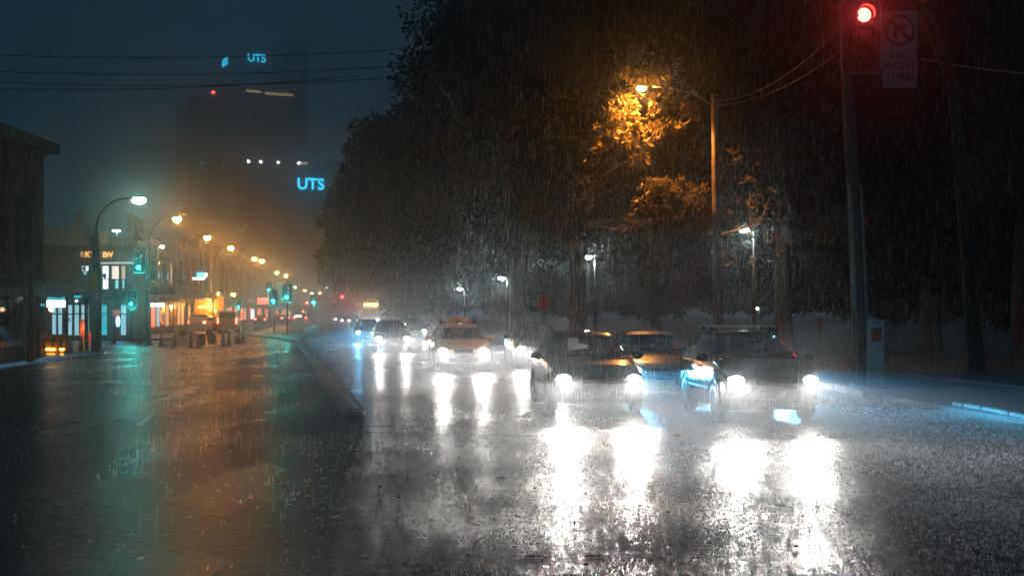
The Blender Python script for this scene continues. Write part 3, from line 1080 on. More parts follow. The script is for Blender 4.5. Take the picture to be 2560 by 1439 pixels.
# dim unlit luminaire hint over the roof bar
# ---------------------------------------------------------------- traffic signals
def signal_head(parent, loc, s, lit, lens_r=.1):
    """three aspect head on a rounded target board; loc = board centre; s = scale"""
    mb = MB()
    w, h = .31 * s, .58 * s
    o = []
    for (sx, sy, a0) in ((1, 1, 0), (-1, 1, 90), (-1, -1, 180), (1, -1, 270)):
        for q in range(5):
            a = R(a0 + 22.5 * q)
            o.append((sx * (w - .1 * s) + .1 * s * math.cos(a), sy * (h - .1 * s) + .1 * s * math.sin(a)))
    mb.prism(o, -.015, .015)
    bd = mb.build('target_board', M['signblack'], parent, T(loc))
    fr = MB()
    fr.tube([(x * .985, -.02, z * .985) for x, z in o] + [(o[0][0] * .985, -.02, o[0][1] * .985)], .009 * s, 5, False)
    fr.build('white_border', M['signwhite'], bd)
    mb = MB()
    mb.box((0, -.09 * s, 0), (.30 * s, .16 * s, .95 * s), bev=.04 * s)
    mb.build('housing', M['signblack'], bd)
    for k, nm in enumerate(('red', 'amber', 'green')):
        z = (.3 - .3 * k) * s
        ln = MB()
        ln.ell((0, -.175 * s, z), (lens_r * s, .025 * s, lens_r * s), 16, 8)
        ln.build('lens', E[nm] if nm == lit else M['dglass'], bd)
        vi = MB()
        n = 14
        r = (lens_r + .025) * s
        vs, fs = [], []
        for k2 in range(n + 1):
            a = R(-25 + 230 * k2 / n)
            for yy in (-.17, -.36):
                vs.append((r * math.cos(a), yy * s, z + r * math.sin(a)))
        for k2 in range(n):
            fs.append((2 * k2, 2 * k2 + 1, 2 * k2 + 3, 2 * k2 + 2))
        vi.add(vs, fs, True)
        vi.build('visor', M['signblack'], bd)
    return bd
def signal(px, py, y, label, lit='green', s=1.05, base=0.12, polepx=None, topz=.45, group='green traffic signals', power=60, lens_r=.1):
    """py is the photograph row of the LIT lens"""
    p = W(px, py, y)
    zc = p.z + (.3 if lit == 'green' else -.3) * s
    t = thing('traffic_signal', label, 'traffic signal', (p.x, y, base), 0, group)
    mb = MB()
    ox = 0 if polepx is None else XAT(polepx, y) - p.x
    mb.tube([(ox, .1, 0), (ox, .1, zc - base + topz * s)], [.065, .06], 8)
    if abs(ox) > .01:
        mb.tube([(ox, .1, zc - base), (0, .08, zc - base)], .03, 6)
    mb.build('pole', M['polepaint'], t)
    signal_head(t, (0, 0, zc - base), s, lit, lens_r)
    bulb(t, (0, -.45 * s, p.z - base), (.01, .9, .8) if lit == 'green' else (1, .05, .04), power, .08, 'signal_light')
    return t
signal(718, 743, 106, 'larger green traffic signal on a dark post at the front of the island', s=1.2, topz=.78, power=110, base=.15)
signal(684, 753, 113, 'smaller green traffic signal on the second island post', s=1.1, topz=.75, power=80, base=.15)
signal(349, 669, 86, 'green traffic signal high on the curved lamp post before the pub', polepx=366, s=1.15, power=160)
signal(330, 760, 84, 'green traffic signal on a thin pale post below the pub awning', polepx=326, s=.9, power=110)
signal(597, 767, 150, 'green traffic signal on a dark post at the right of the white van', s=1.0, power=110)
signal(673, 724, 172, 'small far green traffic signal up and left of the island pair', s=1.1, power=90)
signal(784, 756, 205, 'far green traffic signal standing alone right of the island pair', s=1.4, power=160, lens_r=.14)
for px, py, y, lab in ((856, 742, 280, 'far red traffic signal glowing below the dark tree edge'), (768, 757, 300, 'far red traffic signal over the red bus'), (906, 759, 290, 'far red traffic signal above the oncoming bus')):
    signal(px, py, y, lab, 'red', 1.6, group='far red traffic signals', power=420, lens_r=.16)

# the leaning timber pole at the right, its red signal and its sign
t = thing('timber_pole', 'tall leaning timber pole with steel conduits beside the grey cabinet', 'pole', (0, 0, 0))
b0 = G(2153, 962, .11)
PY = b0.y
def onpole(py):                 # centre line of the pole by photograph row
    px = np.interp(py, [-60, 200, 460, 700, 962], [2108, 2118, 2133, 2145, 2154])
    return W(px, py, PY)
mb = MB()
mb.tube([onpole(q) for q in (962, 850, 700, 580, 460, 330, 200, 60, -60)], [.21, .2, .18, .17, .16, .15, .14, .135, .13], 12)
mb.build('shaft', M['wood'], t)
for off, r in ((-.12, .045), (.13, .04)):
    mb = MB()
    mb.tube([onpole(q) + Vector((off, -.16, 0)) for q in (955, 850, 700, 580, 462)], r, 8)
    mb.build('conduit', M['steel'], t)
mb = MB()
mb.tube([onpole(q) + Vector((-.19, -.16, 0)) for q in (870, 780)], .025, 6)
mb.build('reflector_strip', M['refl'], t)
mb = MB()
pp = onpole(555) + Vector((.24, -.1, 0))
mb.box(pp, (.08, .06, .2), bev=.01)
mb.build('red_tag', M['signred'], t)
rs = W(2153, 92, PY - .45)
t = thing('red_traffic_signal', 'large red traffic signal high on the leaning timber pole', 'traffic signal', rs)
sg = 1.52
signal_head(t, (0, 0, 0), sg, 'red', .11)
mb = MB()
for zz in (-.5, .35):
    q = onpole(92 - zz * 96) - rs
    mb.tube([(0, .0, zz), (q.x, q.y - .12, zz)], .03, 6)
mb.build('bracket', M['steel'], t)
sl = spot(t, (0, -.42, .46), (-.27, -1, -.17), (1, .05, .04), 90, 27, .8, .1, 'signal_light')
sl.scale = (1, 1, 1)
sc_ = W(2249, 124, PY - .38)
t = thing('turn_sign', 'dim no right turn sign hung beside the red traffic signal', 'road sign', sc_)
mb = MB()
mb.box((0, 0, 0), (.84, .02, 1.82), bev=.008)
pl = mb.build('panel', M['dullsign'], t)
mb = MB()
n = 32
mb.lathe([(.30, -.016), (.37, -.016), (.37, -.012), (.30, -.012), (.30, -.016)], 32, axis='y', mat=T((0, 0, .45)))
mb.prism([(-.25, .18), (-.19, .24), (.25, -.2), (.19, -.26)], -.02, -.016, T((0, 0, .46)))
mb.build('ban_ring', M['trim'], pl)
mb = MB()
mb.prism([(-.14, -.2), (-.06, -.2), (-.06, .04), (.05, .04), (.05, -.03), (.19, .08), (.05, .19), (.05, .12), (-.14, .12)], -.0145, -.0105, T((0, 0, .45)))
mb.build('turn_arrow', M['signblack'], pl)
for k, s_ in enumerate(('NO', 'RIGHT', 'TURN')):
    letters('lettering', s_, .27, M['signblack'], pl, T((0, -.013, -.13 - .27 * k)), sx=.95)
mb = MB()
q = onpole(150) - sc_
mb.tube([(0, .03, -.1), (q.x, q.y - .1, -.1)], .03, 6)
mb.build('bracket', M['steel'], t)

# grey green controller cabinet with its number
cb = G(2190, 963, .11)
t = thing('signal_cabinet', 'grey green steel controller cabinet numbered 0411 by the timber pole', 'cabinet', (cb.x, cb.y, .1), R(12))
mb = MB()
mb.box((0, .2, .79), (.44, .4, 1.5), bev=.02)
bd = mb.build('case', M['cabinet'], t)
mb = MB()
mb.box((0, .2, 1.55), (.47, .43, .03), bev=.01)
mb.box((.02, .2, 1.585), (.09, .09, .05), bev=.01)
mb.build('cap', M['cabinet'], t)
mb = MB()
mb.box((0, -.006, .8), (.39, .012, 1.36), bev=.004)
dr = mb.build('door', M['cabinet'], t)
mb = MB()
mb.box((.155, -.018, .85), (.02, .02, .1), bev=.004)
mb.build('handle', M['steel'], dr)
mb = MB()
mb.box((.0, .2, .035), (.5, .46, .09))
mb.build('plinth', M['kerb'], t)
mb = MB()
mb.box((0, -.0145, 1.33), (.26, .005, .1))
np_ = mb.build('number_panel', M['signblack'], t)
letters('lettering', '0411', .105, M['signwhite'], np_, T((0, -.02, 1.333)), .004, 1.0)
mb = MB()
mb.box((0, -.0145, 1.17), (.26, .005, .22))
yp = mb.build('phone_panel', M['orange'], t)
letters('lettering', '131 700', .072, M['signblack'], yp, T((0, -.02, 1.09)), .004, .95)
mb = MB()
mb.prism([(-.03, -.02), (.03, -.02), (.035, .015), (.0, .035), (-.035, .015)], -.022, -.018, T((0, 0, 1.225)))
mb.build('crest', M['signblack'], yp)

# bicycle parked behind the pole and the cabinet
bk = W(2182, 946, 40.5)
t = thing('parked_bicycle', 'red bicycle parked behind the timber pole and the cabinet', 'bicycle', (bk.x, 40.5, .115), 0)
t.scale = (.8, 1, .9)
for x in (-.56, .56):
    mb = MB()
    n = 24
    mb.tube([(.33 * math.cos(2 * math.pi * k / n), 0, .33 * math.sin(2 * math.pi * k / n)) for k in range(n + 1)], .02, 6, False)
    for k in range(8):
        mb.tube([(0, 0, 0), (.32 * math.cos(k * math.pi / 4), 0, .32 * math.sin(k * math.pi / 4))], .003, 3)
    mb.build('wheel', M['rubber'], t, T((x, 0, .34)))
mb = MB()
for a, b in (((-.56, .34), (-.1, .3)), ((-.56, .34), (-.2, .78)), ((-.1, .3), (-.2, .82)), ((-.1, .3), (.42, .72)), ((-.19, .72), (.4, .8)), ((.38, .9), (.56, .34))):
    mb.tube([(a[0], 0, a[1]), (b[0], 0, b[1])], .022, 6)
mb.build('frame', M['redp'], t)
mb = MB()
mb.ell((-.22, 0, .88), (.13, .07, .035))
mb.build('saddle', M['trim'], t)
mb = MB()
mb.tube([(.3, -.25, .98), (.38, -.1, 1.0), (.38, .1, 1.0), (.3, .25, .98)], .014, 6)
mb.build('handlebar', M['steel'], t)
for x in (-.56, .56):
    mb = MB()
    n = 12
    vs, fs = [], []
    for k in range(n + 1):
        a = R(10 + 160 * k / n)
        for yy in (-.035, .035):
            vs.append((x + .38 * math.cos(a), yy, .34 + .38 * math.sin(a)))
    for k in range(n):
        fs.append((2 * k, 2 * k + 1, 2 * k + 3, 2 * k + 2))
    mb.add(vs, fs, True)
    mb.build('mudguard', M['signred'], t)
mb = MB()
mb.ell((-.66, -.03, .92), (.1, .03, .1), 12, 8)
mb.tube([(-.66, 0, .9), (-.62, 0, .72)], .01, 5)
mb.build('rear_reflector', M['orange'], t)

# marker posts with orange tops
for px, pyt, pyb, lab in ((1951, 793, 945, 'slim marker post with orange top rising behind the people mover roof'), (2049, 795, 958, 'slim marker post with orange top standing clear right of the people mover')):
    y = 37.5
    x = XAT(px, y)
    t = thing('marker_post', lab, 'marker post', (x, y, .1), 0, 'orange topped marker posts')
    zt = ZAT(pyt, y) - .1
    mb = MB()
    mb.tube([(0, 0, 0), (0, 0, zt - .36)], .02, 6)
    mb.build('stem', M['steel'], t)
    mb = MB()
    mb.tube([(0, 0, zt - .36), (0, 0, zt)], .042, 8)
    mb.build('orange_top', M['orange'], t)
# red notice board behind the dark hatchback
p = W(1358, 757, 62)
t = thing('notice_board', 'faded red square notice board on a post at the park edge', 'sign', (p.x, 62, .1))
h = p.z - .1
mb = MB()
mb.box((0, 0, h), (.5, .03, .64), bev=.02)
pn = mb.build('panel', M['signred'], t)
mb = MB()
mb.box((.02, -.02, h - .05), (.05, .006, .42))
mb.build('dark_stroke', M['signblack'], pn)
mb = MB()
mb.tube([(0, .05, 0), (0, .05, h + .2)], .03, 6)
mb.build('post', M['steel'], t)
p = W(1050, 764, 150)
t = thing('blue_sign', 'small blue sign on a post beyond the oncoming cars', 'sign', (p.x, 150, .1))
mb = MB()
mb.box((0, 0, p.z - .1), (.45, .03, .7), bev=.02)
mb.build('panel', M['signblue'], t)
mb = MB()
mb.tube([(0, .05, 0), (0, .05, p.z)], .03, 6)
mb.build('post', M['steel'], t)

# timber power pole carrying the orange lamp in the tree
t = thing('power_pole', 'bare timber power pole lit orange beside the fig tree', 'pole', (XAT(1795, 45), 45, .1))
mb = MB()
pts = [W(px, py, 45) - Vector((XAT(1795, 45), 45, .1)) for px, py in ((1796, 915), (1795, 760), (1792, 600), (1789, 430), (1786, 235))]
mb.tube(pts, [.17, .155, .14, .125, .11], 12)
mb.build('shaft', M['wood'], t)
lp = W(1603, 222, 45)
t = thing('street_lamp', 'orange street lamp burning inside the fig crown on the long arm of the power pole', 'street lamp', (XAT(1787, 45), 45, ZAT(262, 45)))
q = lp - Vector((XAT(1787, 45), 45, ZAT(262, 45)))
mb = MB()
mb.tube([(-.12, 0, 0), (-.7, 0, .36), (q.x * .6, 0, q.z + .04), (q.x * .85, 0, q.z + .08)], .035, 8)
mb.build('arm', M['steel'], t)
mb = MB()
mb.ell((q.x + .06, 0, q.z + .09), (.2, .12, .06))
hd = mb.build('lamp_head', M['steel'], t)
mb = MB()
mb.ell((q.x, 0, q.z), (.16, .12, .08))
mb.build('lamp_lens', E['sodium'], hd)
sl = spot(t, (q.x, .05, q.z - .12), (-.25, .2, -1), SODIUM, 2600, 165, .35, .1, 'lamp_light')
sl.scale = (1, 1, 1)
bulb(t, (q.x, -.05, q.z - .2), SODIUM, 130, .1)
t = thing('timber_pole', 'thin pole with worn brown paint left of the power pole under the trees', 'pole', (XAT(1429, 60), 60, .1))
mb = MB()
mb.tube([(0, 0, 0), (0, 0, ZAT(700, 60)), (-.03, 0, ZAT(560, 60))], [.1, .09, .075], 10)
mb.build('shaft', M['wood'], t)

# overhead wires
def wire(pts, label, m='wire', r=.015, sag=.4, group=None):
    (p, q) = pts
    mb = MB()
    n = 14
    mb.tube([p.lerp(q, k / n) - Vector((0, 0, sag * 4 * (k / n) * (1 - k / n))) for k in range(n + 1)], r, 5)
    o = mb.build('overhead_wire', M[m])
    tag(o, label, 'wire', group)
wire((W(2299, 147, PY - .3), W(2640, 190, PY - 6)), 'pale wire running from the no right turn sign to the right edge', 'bright_wire', .018, .05)
wire((W(1780, 252, 45), W(2110, 60, PY)), 'upper faint wire from the power pole top to the timber pole', 'bright_wire', .011, .5)
wire((W(1790, 262, 45), W(2115, 118, PY)), 'lower faint wire from the power pole top to the timber pole', 'bright_wire', .011, .35)
for k, (a, b) in enumerate((((-40, 137), (1030, 122)), ((-40, 178), (1000, 165)), ((-40, 204), (960, 196)), ((-40, 222), (900, 190)))):
    wire((W(*a, 70), W(*b, 75)), names[k] + ' dark wire from the top of those crossing the sky on the left', 'wire', .02, .3, 'dark wires across the sky')

# ---------------------------------------------------------------- cones, boards and barriers
def cone_proto(label):
    t = thing('traffic_cone', label, 'traffic cone')
    mb = MB()
    mb.box((0, 0, .02), (.36, .36, .04), bev=.01)
    mb.build('base', M['trim'], t)
    mb = MB()
    mb.lathe([(.15, .04), (.135, .06), (.035, .72), (.03, .735), (.001, .735)], 16)
    mb.build('body', M['conecol'], t)
    mb = MB()
    mb.lathe([(.104, .30), (.073, .50)], 16)
    bnd = mb.build('reflective_band', M['refl'], t)
    bnd.scale = (1.04, 1.04, 1)
    return t
row = [(349, 861), (374, 863), (403, 866), (437, 867), (476, 869), (559, 866), (572, 864), (589, 858), (597, 856), (607, 855)]
ords = ['leftmost cone of the front row, by the curved lamp post', 'second cone of the front row', 'third cone of the front row, before the shops', 'fourth cone of the front row', 'cone left of the two chevron boards', 'cone just right of the two chevron boards', 'second cone right of the chevron boards', 'first cone of the tight trio near the island', 'middle cone of the tight trio near the island', 'last cone of the tight trio near the island']
proto = None
for (px, py), lab in zip(row, ords):
    g = G(px, py)
    lab = 'dark orange ' + lab
    if proto is None:
        proto = cone_proto(lab)
        o = proto
    else:
        o = dup(proto)
    o['label'] = lab
    o['group'] = 'cones in the front row'
    o.location = g
    o.rotation_euler = (0, 0, random.uniform(-.5, .5))
far = [(410, 836), (426, 836), (431, 835), (610, 828), (622, 829), (627, 829), (638, 826), (648, 824), (654, 823), (661, 821), (668, 819), (675, 817), (683, 814), (503, 848)]
flab = ['far cone alone on the left before the shops', 'left cone of the far pair before the shops', 'right cone of the far pair before the shops', 'first far cone right of the white van', 'second far cone right of the white van', 'third far cone right of the white van'] + [q + ' far cone in the line shrinking away right of the white van' for q in ('fourth', 'fifth', 'sixth', 'seventh', 'eighth', 'ninth', 'tenth')] + ['cone standing in front of the left chevron board']
for (px, py), lab in zip(far, flab):
    o = dup(proto)
    o['label'] = 'orange ' + lab
    o['group'] = 'cones farther along the closed lanes'
    g = G(px, py)
    if py == 848:
        g = G(503, 868)
        g.y -= .6
    o.location = g
for px, py, lab in ((203, 880, 'cone beside the corner post on the footpath'), (175, 886, 'cone at the right of the orange lane board'), (284, 860, 'cone in front of the blue neon oval')):
    o = dup(proto)
    o['label'] = 'orange ' + lab
    o['group'] = 'cones by the corner footpath'
    o.location = G(px, py, .05)
def chevron(px, py0, py1, wpx, flip, label):
    g = G(px, py1)
    t = thing('chevron_board', label, 'chevron board', g, 0, 'chevron boards in the closed lane')
    sc = g.y / F
    w, h = wpx * sc, (py1 - py0) * sc
    mb = MB()
    mb.box((0, 0, .08 + h / 2), (w, .04, h - .06), bev=.01)
    bd = mb.build('panel', M['yellow'], t)
    k = -1 if flip else 1
    mb = MB()
    z = .08 + h / 2
    mb.prism([(k * -.28 * w, z + .44 * h), (k * .12 * w, z + .44 * h), (k * .42 * w, z), (k * .12 * w, z - .44 * h), (k * -.28 * w, z - .44 * h), (k * .02 * w, z)], -.032, -.024)
    mb.build('chevron', M['signblack'], bd)
    for sx in (-1, 1):
        mb = MB()
        mb.tube([(sx * w * .42, -.2, .02), (sx * w * .42, .02, .12), (sx * w * .42, .25, .02)], .02, 5)
        mb.build('leg', M['steel'], t)
chevron(503, 838, 868, 22, True, 'left chevron board with its black arrow pointing left, behind a cone')
chevron(531, 836, 866, 24, False, 'right chevron board with its black arrow pointing right')
# fallen chevron board lying further back
g = G(452, 842)
t = thing('tilted_chevron_board', 'tilted black chevron board lying behind the front row of cones', 'chevron board', (g.x, g.y, .05), R(15))
mb = MB()
mb.box((0, 0, .28), (.8, .04, .5), Matrix.Rotation(R(24), 4, 'Y'), bev=.01)
bd = mb.build('panel', M['yellow'], t)
mb = MB()
mb.prism([(-.3, .5), (-.05, .5), (.3, .25), (-.05, .05), (-.3, .05), (.05, .27)], -.034, -.026, Matrix.Rotation(R(24), 4, 'Y'))
mb.build('chevron', M['signblack'], bd)
# orange lane closure board on the corner
g = G(132, 887, .05)
sc = g.y / F
t = thing('lane_board', 'orange lane closure board with arrow, T bar and arrow, on the dark corner', 'roadworks sign', (g.x, g.y, .03), R(4))
mb = MB()
mb.box((0, 0, .52), (66 * sc, .04, 44 * sc), bev=.015)
bd = mb.build('panel', M['boardorange'], t)
def up_arrow(x):
    return [(x - .045, .28), (x + .045, .28), (x + .045, .6), (x + .1, .6), (x, .74), (x - .1, .6), (x - .045, .6)]
for pts in (up_arrow(-.36), up_arrow(.36), [(-.045, .28), (.045, .28), (.045, .6), (.15, .6), (.15, .68), (-.15, .68), (-.15, .6), (-.045, .6)]):
    mb = MB()
    mb.prism(pts, -.034, -.026)
    mb.build('lane_symbol', M['signblack'], bd)
for x0, x1 in ((-.26, .1), (.3, .46)):
    mb = MB()
    mb.box(((x0 + x1) / 2, -.05, .26), (x1 - x0, .03, .04), bev=.012)
    mb.build('lamp_strip', E['amber'], bd)
for sx in (-1, 1):
    mb = MB()
    mb.tube([(sx * .5, .02, 0), (sx * .5, .02, .96)], .025, 5)
    mb.build('post', M['steel'], t)
# dark post before the lane board, and barrier further back
g = G(77, 905, .1)
t = thing('awning_post', 'dark awning post with swollen foot nearest the camera at the left', 'post', (g.x, g.y, .1))
mb = MB()
mb.tube([(0, 0, 0), (0, 0, .5), (0, 0, .55), (0, 0, 3.0)], [.16, .15, .1, .09], 10)
mb.build('shaft', M['signblack'], t)
p = W(215, 838, 84)
t = thing('orange_barrier', 'orange and red plastic road barrier seen between the corner posts', 'barrier', (p.x, 84, 0))
mb = MB()
mb.prism([(-.3, 0), (.42, 0), (.42, .5), (.05, .8), (-.02, 1.4), (-.3, 1.4)], -.2, .2)
mb.build('block', M['orange'], t)
mb = MB()
mb.box((.2, -.21, .35), (.4, .02, .35))
mb.build('red_panel', M['signred'], t)
bulb(t, (.05, -.7, .9), (1, .45, .12), 25, .1, 'barrier_light')

# ---------------------------------------------------------------- buildings
# the dark corner building on the near left with its street awning
t = thing('corner_building', 'dark corner building with tall pilasters and a street awning at the left edge', 'building', (0, 0, 0))
mb = MB()
mb.slab([(-20.6, 34), (-20.9, 63.5), (-22, 65), (-48, 65), (-48, 34)], .1, 8.95)
mb.build('wall', M['wallA'], t)
for y in (47.5, 50.5, 54.0, 55.4, 58.5, 62.0):
    mb = MB()
    mb.tube([(-20.75, y, 3.3), (-20.75, y, 8.6)], .28, 10)
    mb.box((-20.75, y, 8.75), (.8, .8, .3), bev=.04)
    mb.box((-20.75, y, 3.2), (.75, .75, .3), bev=.04)
    mb.build('pilaster', M['wallA'], t)
mb = MB()
mb.slab([(-20.3, 34), (-20.4, 64.2), (-48, 65.3), (-48, 34)], 8.95, 9.4)
mb.build('cornice', M['wallA'], t)
for k, y in enumerate((45.5, 49, 52.3, 56.9, 60.3)):
    mb = MB()
    mb.box((-20.62, y, 5.4), (.12, 1.3, 2.6), bev=.02)
    w_ = mb.build('window', M['wallA'], t)
    mb = MB()
    mb.box((-20.55, y, 5.4), (.03, 1.05, 2.3))
    mb.build('pane', E['teal'] if k == 1 else M['dglass'], w_)
mb = MB()
mb.add([(-20.6, 40, 3.3), (-18.3, 40, 2.75), (-18.95, 63.5, 2.75), (-20.9, 63.5, 3.3), (-20.6, 40, 2.85), (-18.3, 40, 2.45), (-18.95, 63.5, 2.45), (-20.9, 63.5, 2.85)],
       [(0, 1, 2, 3), (7, 6, 5, 4), (0, 4, 5, 1), (1, 5, 6, 2), (2, 6, 7, 3), (3, 7, 4, 0)])
aw = mb.build('awning', M['awning'], t)
for y in (44, 56.5, 60.2, 63.2):
    mb = MB()
    mb.tube([(-18.75 - .012 * (y - 50), y, .12), (-18.75 - .012 * (y - 50), y, 2.5)], .09, 8)
    mb.build('awning_post', M['signblack'], t)
for k, (y, z) in enumerate(((46, 1.2), (52, 1.2), (58, 1.2))):
    mb = MB()
    mb.box((-20.72, y, 1.55), (.1, 4.4, 2.2))
    f_ = mb.build('shopfront', M['signblack'], t)
    mb = MB()
    for q in range(3):
        mb.box((-20.66, y - 1.45 + 1.45 * q, 1.6), (.03, 1.25, 1.8))
    mb.build('pane', M['dglass'], f_)
t2 = thing('light_box_sign', 'white lit box sign hanging under the dark corner awning', 'sign', W(140, 759, 60))
mb = MB()
mb.box((0, 0, 0), (.78, .12, .3), bev=.03)
mb.build('lit_panel', E['boxw'], t2)
for x in (-.3, .3):
    mb = MB()
    mb.tube([(x, 0, .15), (x, 0, .5)], .012, 5)
    mb.build('hanger', M['steel'], t2)
mb = MB()
for x, w_ in ((-.2, .1), (-.02, .16), (.2, .12)):
    mb.box((x, -.064, .02), (w_, .006, .05))
mb.build('faint_lettering', M['alloy'], t2)
t2 = thing('hanging_bulb', 'warm round bulb under the white box sign', 'lamp', W(128, 773, 60.5))
mb = MB()
mb.ell((0, 0, 0), (.1, .1, .1))
mb.build('globe', emit('warm_bulb_glow', (1, .7, .4), 8), t2)
mb = MB()
mb.tube([(0, 0, .08), (0, 0, .75)], .01, 5)
mb.build('cord', M['trim'], t2)
for px, py, w_, lab in ((140, 745, .75, 'teal light strip right above the white box sign'), (194, 741, .3, 'short teal light strip at the end of the dark awning'), (62, 722, .4, 'bluish teal light strip on the awning left of the box sign'), (102, 762, .3, 'dim teal light panel left of the white box sign')):
    p = W(px, py, 59.5)
    mb = MB()
    mb.box((0, 0, 0), (w_, .1, .09), bev=.02)
    o = mb.build('light_strip', E['teal'])
    o.location = p
    tag(o, lab, 'light strip', 'teal lights under the awning')
mb = MB()
mb.ell((0, 0, 0), (.05, .04, .05))
o = mb.build('spot_lamp', emit('cool_spot_glow', (.5, .9, 1), 16))
o.location = W(191, 752, 59.8)
tag(o, 'tiny bright cool white lamp under the end of the dark awning', 'lamp')

# timber pole at the corner with its yellow sign
t = thing('timber_pole', 'thick dark timber pole with a yellow sign at the left street corner', 'pole', G(241, 880, .1))
y0 = t.location.y
mb = MB()
mb.tube([(0, 0, 0), (0, 0, 3), (-.05, 0, ZAT(590, y0))], [.23, .2, .15], 12)
mb.build('shaft', M['wood'], t)
mb = MB()
mb.box((.16, -.24, ZAT(708, y0)), (.26, .03, .8), Matrix.Rotation(R(-3), 4, 'Y'), bev=.02)
mb.build('yellow_sign', M['yellow'], t)
mb = MB()
mb.ell((.1, -.24, ZAT(738, y0)), (.14, .12, .12))
mb.box((.1, -.24, ZAT(752, y0)), (.3, .2, .3), bev=.04)
mb.build('pedestrian_lantern', M['steel'], t)

# the pub on the far corner
t = thing('pub_building', 'corner pub with amber PARKVIEW lettering, lit upper windows and a wide awning', 'building', (0, 0, 0))
Yp = 94.0
xl, xr = XAT(80, Yp), XAT(333, Yp)
mb = MB()
mb.slab([(xl, Yp), (xr, Yp), (xr - .7, Yp + 6), (xl, Yp + 6)], .1, ZAT(616, Yp))
mb.build('wall', M['wallB'], t)
mb = MB()
mb.slab([(xl - .2, Yp - .25), (xr + .2, Yp - .25), (xr - .4, Yp + 6.2), (xl - .2, Yp + 6.2)], ZAT(616, Yp) + .002, ZAT(611, Yp))
mb.build('cornice', M['wallC'], t)
mb = MB()
mb.box(((XAT(95, Yp) + XAT(184, Yp)) / 2, Yp + 2, (ZAT(611, Yp) + ZAT(566, Yp)) / 2), (XAT(184, Yp) - XAT(95, Yp), 3.5, ZAT(566, Yp) - ZAT(611, Yp)))
mb.build('upper_parapet', M['wallD'], t)
mb = MB()
mb.box((XAT(246, Yp), Yp + 1.5, (ZAT(611, Yp) + ZAT(578, Yp)) / 2), (.55, .6, ZAT(578, Yp) - ZAT(611, Yp)))
mb.build('chimney', M['wallD'], t)
mb = MB()
mb.box((XAT(174, Yp), Yp + 2, ZAT(545, Yp)), (.22, .4, 1.1))
mb.build('chimney', M['wallD'], t)
for k, (px0, px1, s_) in enumerate(((206, 222, 'shopw'), (258, 272, 'shopw'), (281, 298, 'shopw'), (305, 314, 'window'))):
    zt, zb = ZAT(665, Yp), ZAT(722 if k else 686, Yp)
    x0, x1 = XAT(px0, Yp), XAT(px1, Yp)
    mb = MB()
    mb.box(((x0 + x1) / 2, Yp - .03, (zt + zb) / 2), (x1 - x0 + .14, .1, zt - zb + .14), bev=.01)
    f_ = mb.build('window', M['trim'], t)
    mb = MB()
    mb.box(((x0 + x1) / 2, Yp - .1, zb + (zt - zb) * .72), (x1 - x0, .03, (zt - zb) * .56))
    mb.build('lit_blind', emit('pale_blind_glow_%d' % k, ((.8, .9, 1), (.9, .92, 1), (1, .75, .65), (1, .6, .4))[k], (1.6, 2.0, 1.3, .7)[k]), f_)
    mb = MB()
    mb.box(((x0 + x1) / 2 + (.1 if k == 2 else 0), Yp - .1, zb + (zt - zb) * .2), ((x1 - x0) * (.9 if k == 1 else .45), .03, (zt - zb) * .38))
    mb.build('pane', E['shopw'] if k == 1 else E['shop'], f_)
    if k < 2:
        mb = MB()
        mb.prism([(-.2, -.05), (.02, -.3), (.1, .1), (-.1, .12)], -.13, -.118, T(((x0 + x1) / 2 - .02, Yp, (zt + zb) / 2 + .15)))
        mb.build('blue_decal', M['signblue'], f_)
mb = MB()
mb.box(((XAT(256, Yp) + XAT(336, Yp)) / 2, Yp - .55, ZAT(658, Yp)), (XAT(336, Yp) - XAT(256, Yp), .8, .09), bev=.02)
mb.build('glowing_ledge', emit('white_ledge_glow', (.95, 1, .95), .55), t)  # canopy edge, no lamp: its brightness is added as glow
for ch, px, lit in (('P', 172, 0), ('A', 190, 0), ('R', 207, 1), ('K', 220, 2), ('V', 234, 2), ('I', 246, 2), ('E', 262, 2), ('W', 273, 2)):
    letters('letter', ch, .52, (M['wallC'], E['window'], E['letter'])[lit], t, T((XAT(px, Yp), Yp - .06, ZAT(637, Yp))), .05, 1.0, .012)
x0, x1 = XAT(160, Yp), XAT(345, Yp)
mb = MB()
mb.slab([(x0, Yp - 2.6), (x1, Yp - 2.6), (x1, Yp - .02), (x0, Yp - .02)], ZAT(752, Yp), ZAT(727, Yp))
mb.build('awning', M['awning'], t)
for px0, px1, s_ in ((132, 141, 'shop'), (147, 156, 'shop'), (165, 181, 'shop'), (188, 198, 'shop'), (205, 223, 'shop'), (256, 268, 'teal'), (304, 316, 'shop')):
    a, b = XAT(px0, Yp), XAT(px1, Yp)
    mb = MB()
    mb.box(((a + b) / 2, Yp - .04, 1.3), (b - a + .12, .08, 2.2), bev=.01)
    f_ = mb.build('shopfront', M['trim'], t)
    mb = MB()
    mb.box(((a + b) / 2, Yp - .1, 1.02), (b - a, .03, 1.35))
    mb.box(((a + b) / 2, Yp - .1, 2.05), (b - a, .03, .55))
    mb.build('lit_pane', E[s_], f_)
    if px0 == 165:
        mb = MB()
        mb.lathe([(.001, -.125), (.1, -.125), (.1, -.118)], 14, axis='y', mat=T(((a + b) / 2, Yp, 1.35)))
        mb.build('round_decal', M['trim'], f_)
for px0, px1 in ((281, 303),):
    a, b = XAT(px0, Yp), XAT(px1, Yp)
    mb = MB()
    mb.box(((a + b) / 2, Yp - .04, 1.75), (b - a, .08, .6))
    f_ = mb.build('shopfront', M['wallB'], t)
    mb = MB()
    mb.box(((a + b) / 2, Yp - .1, 1.8), (b - a - .1, .03, .45))
    mb.build('lit_pane', emit('dull_red_glow', (1, .3, .15), .35), f_)
mb = MB()
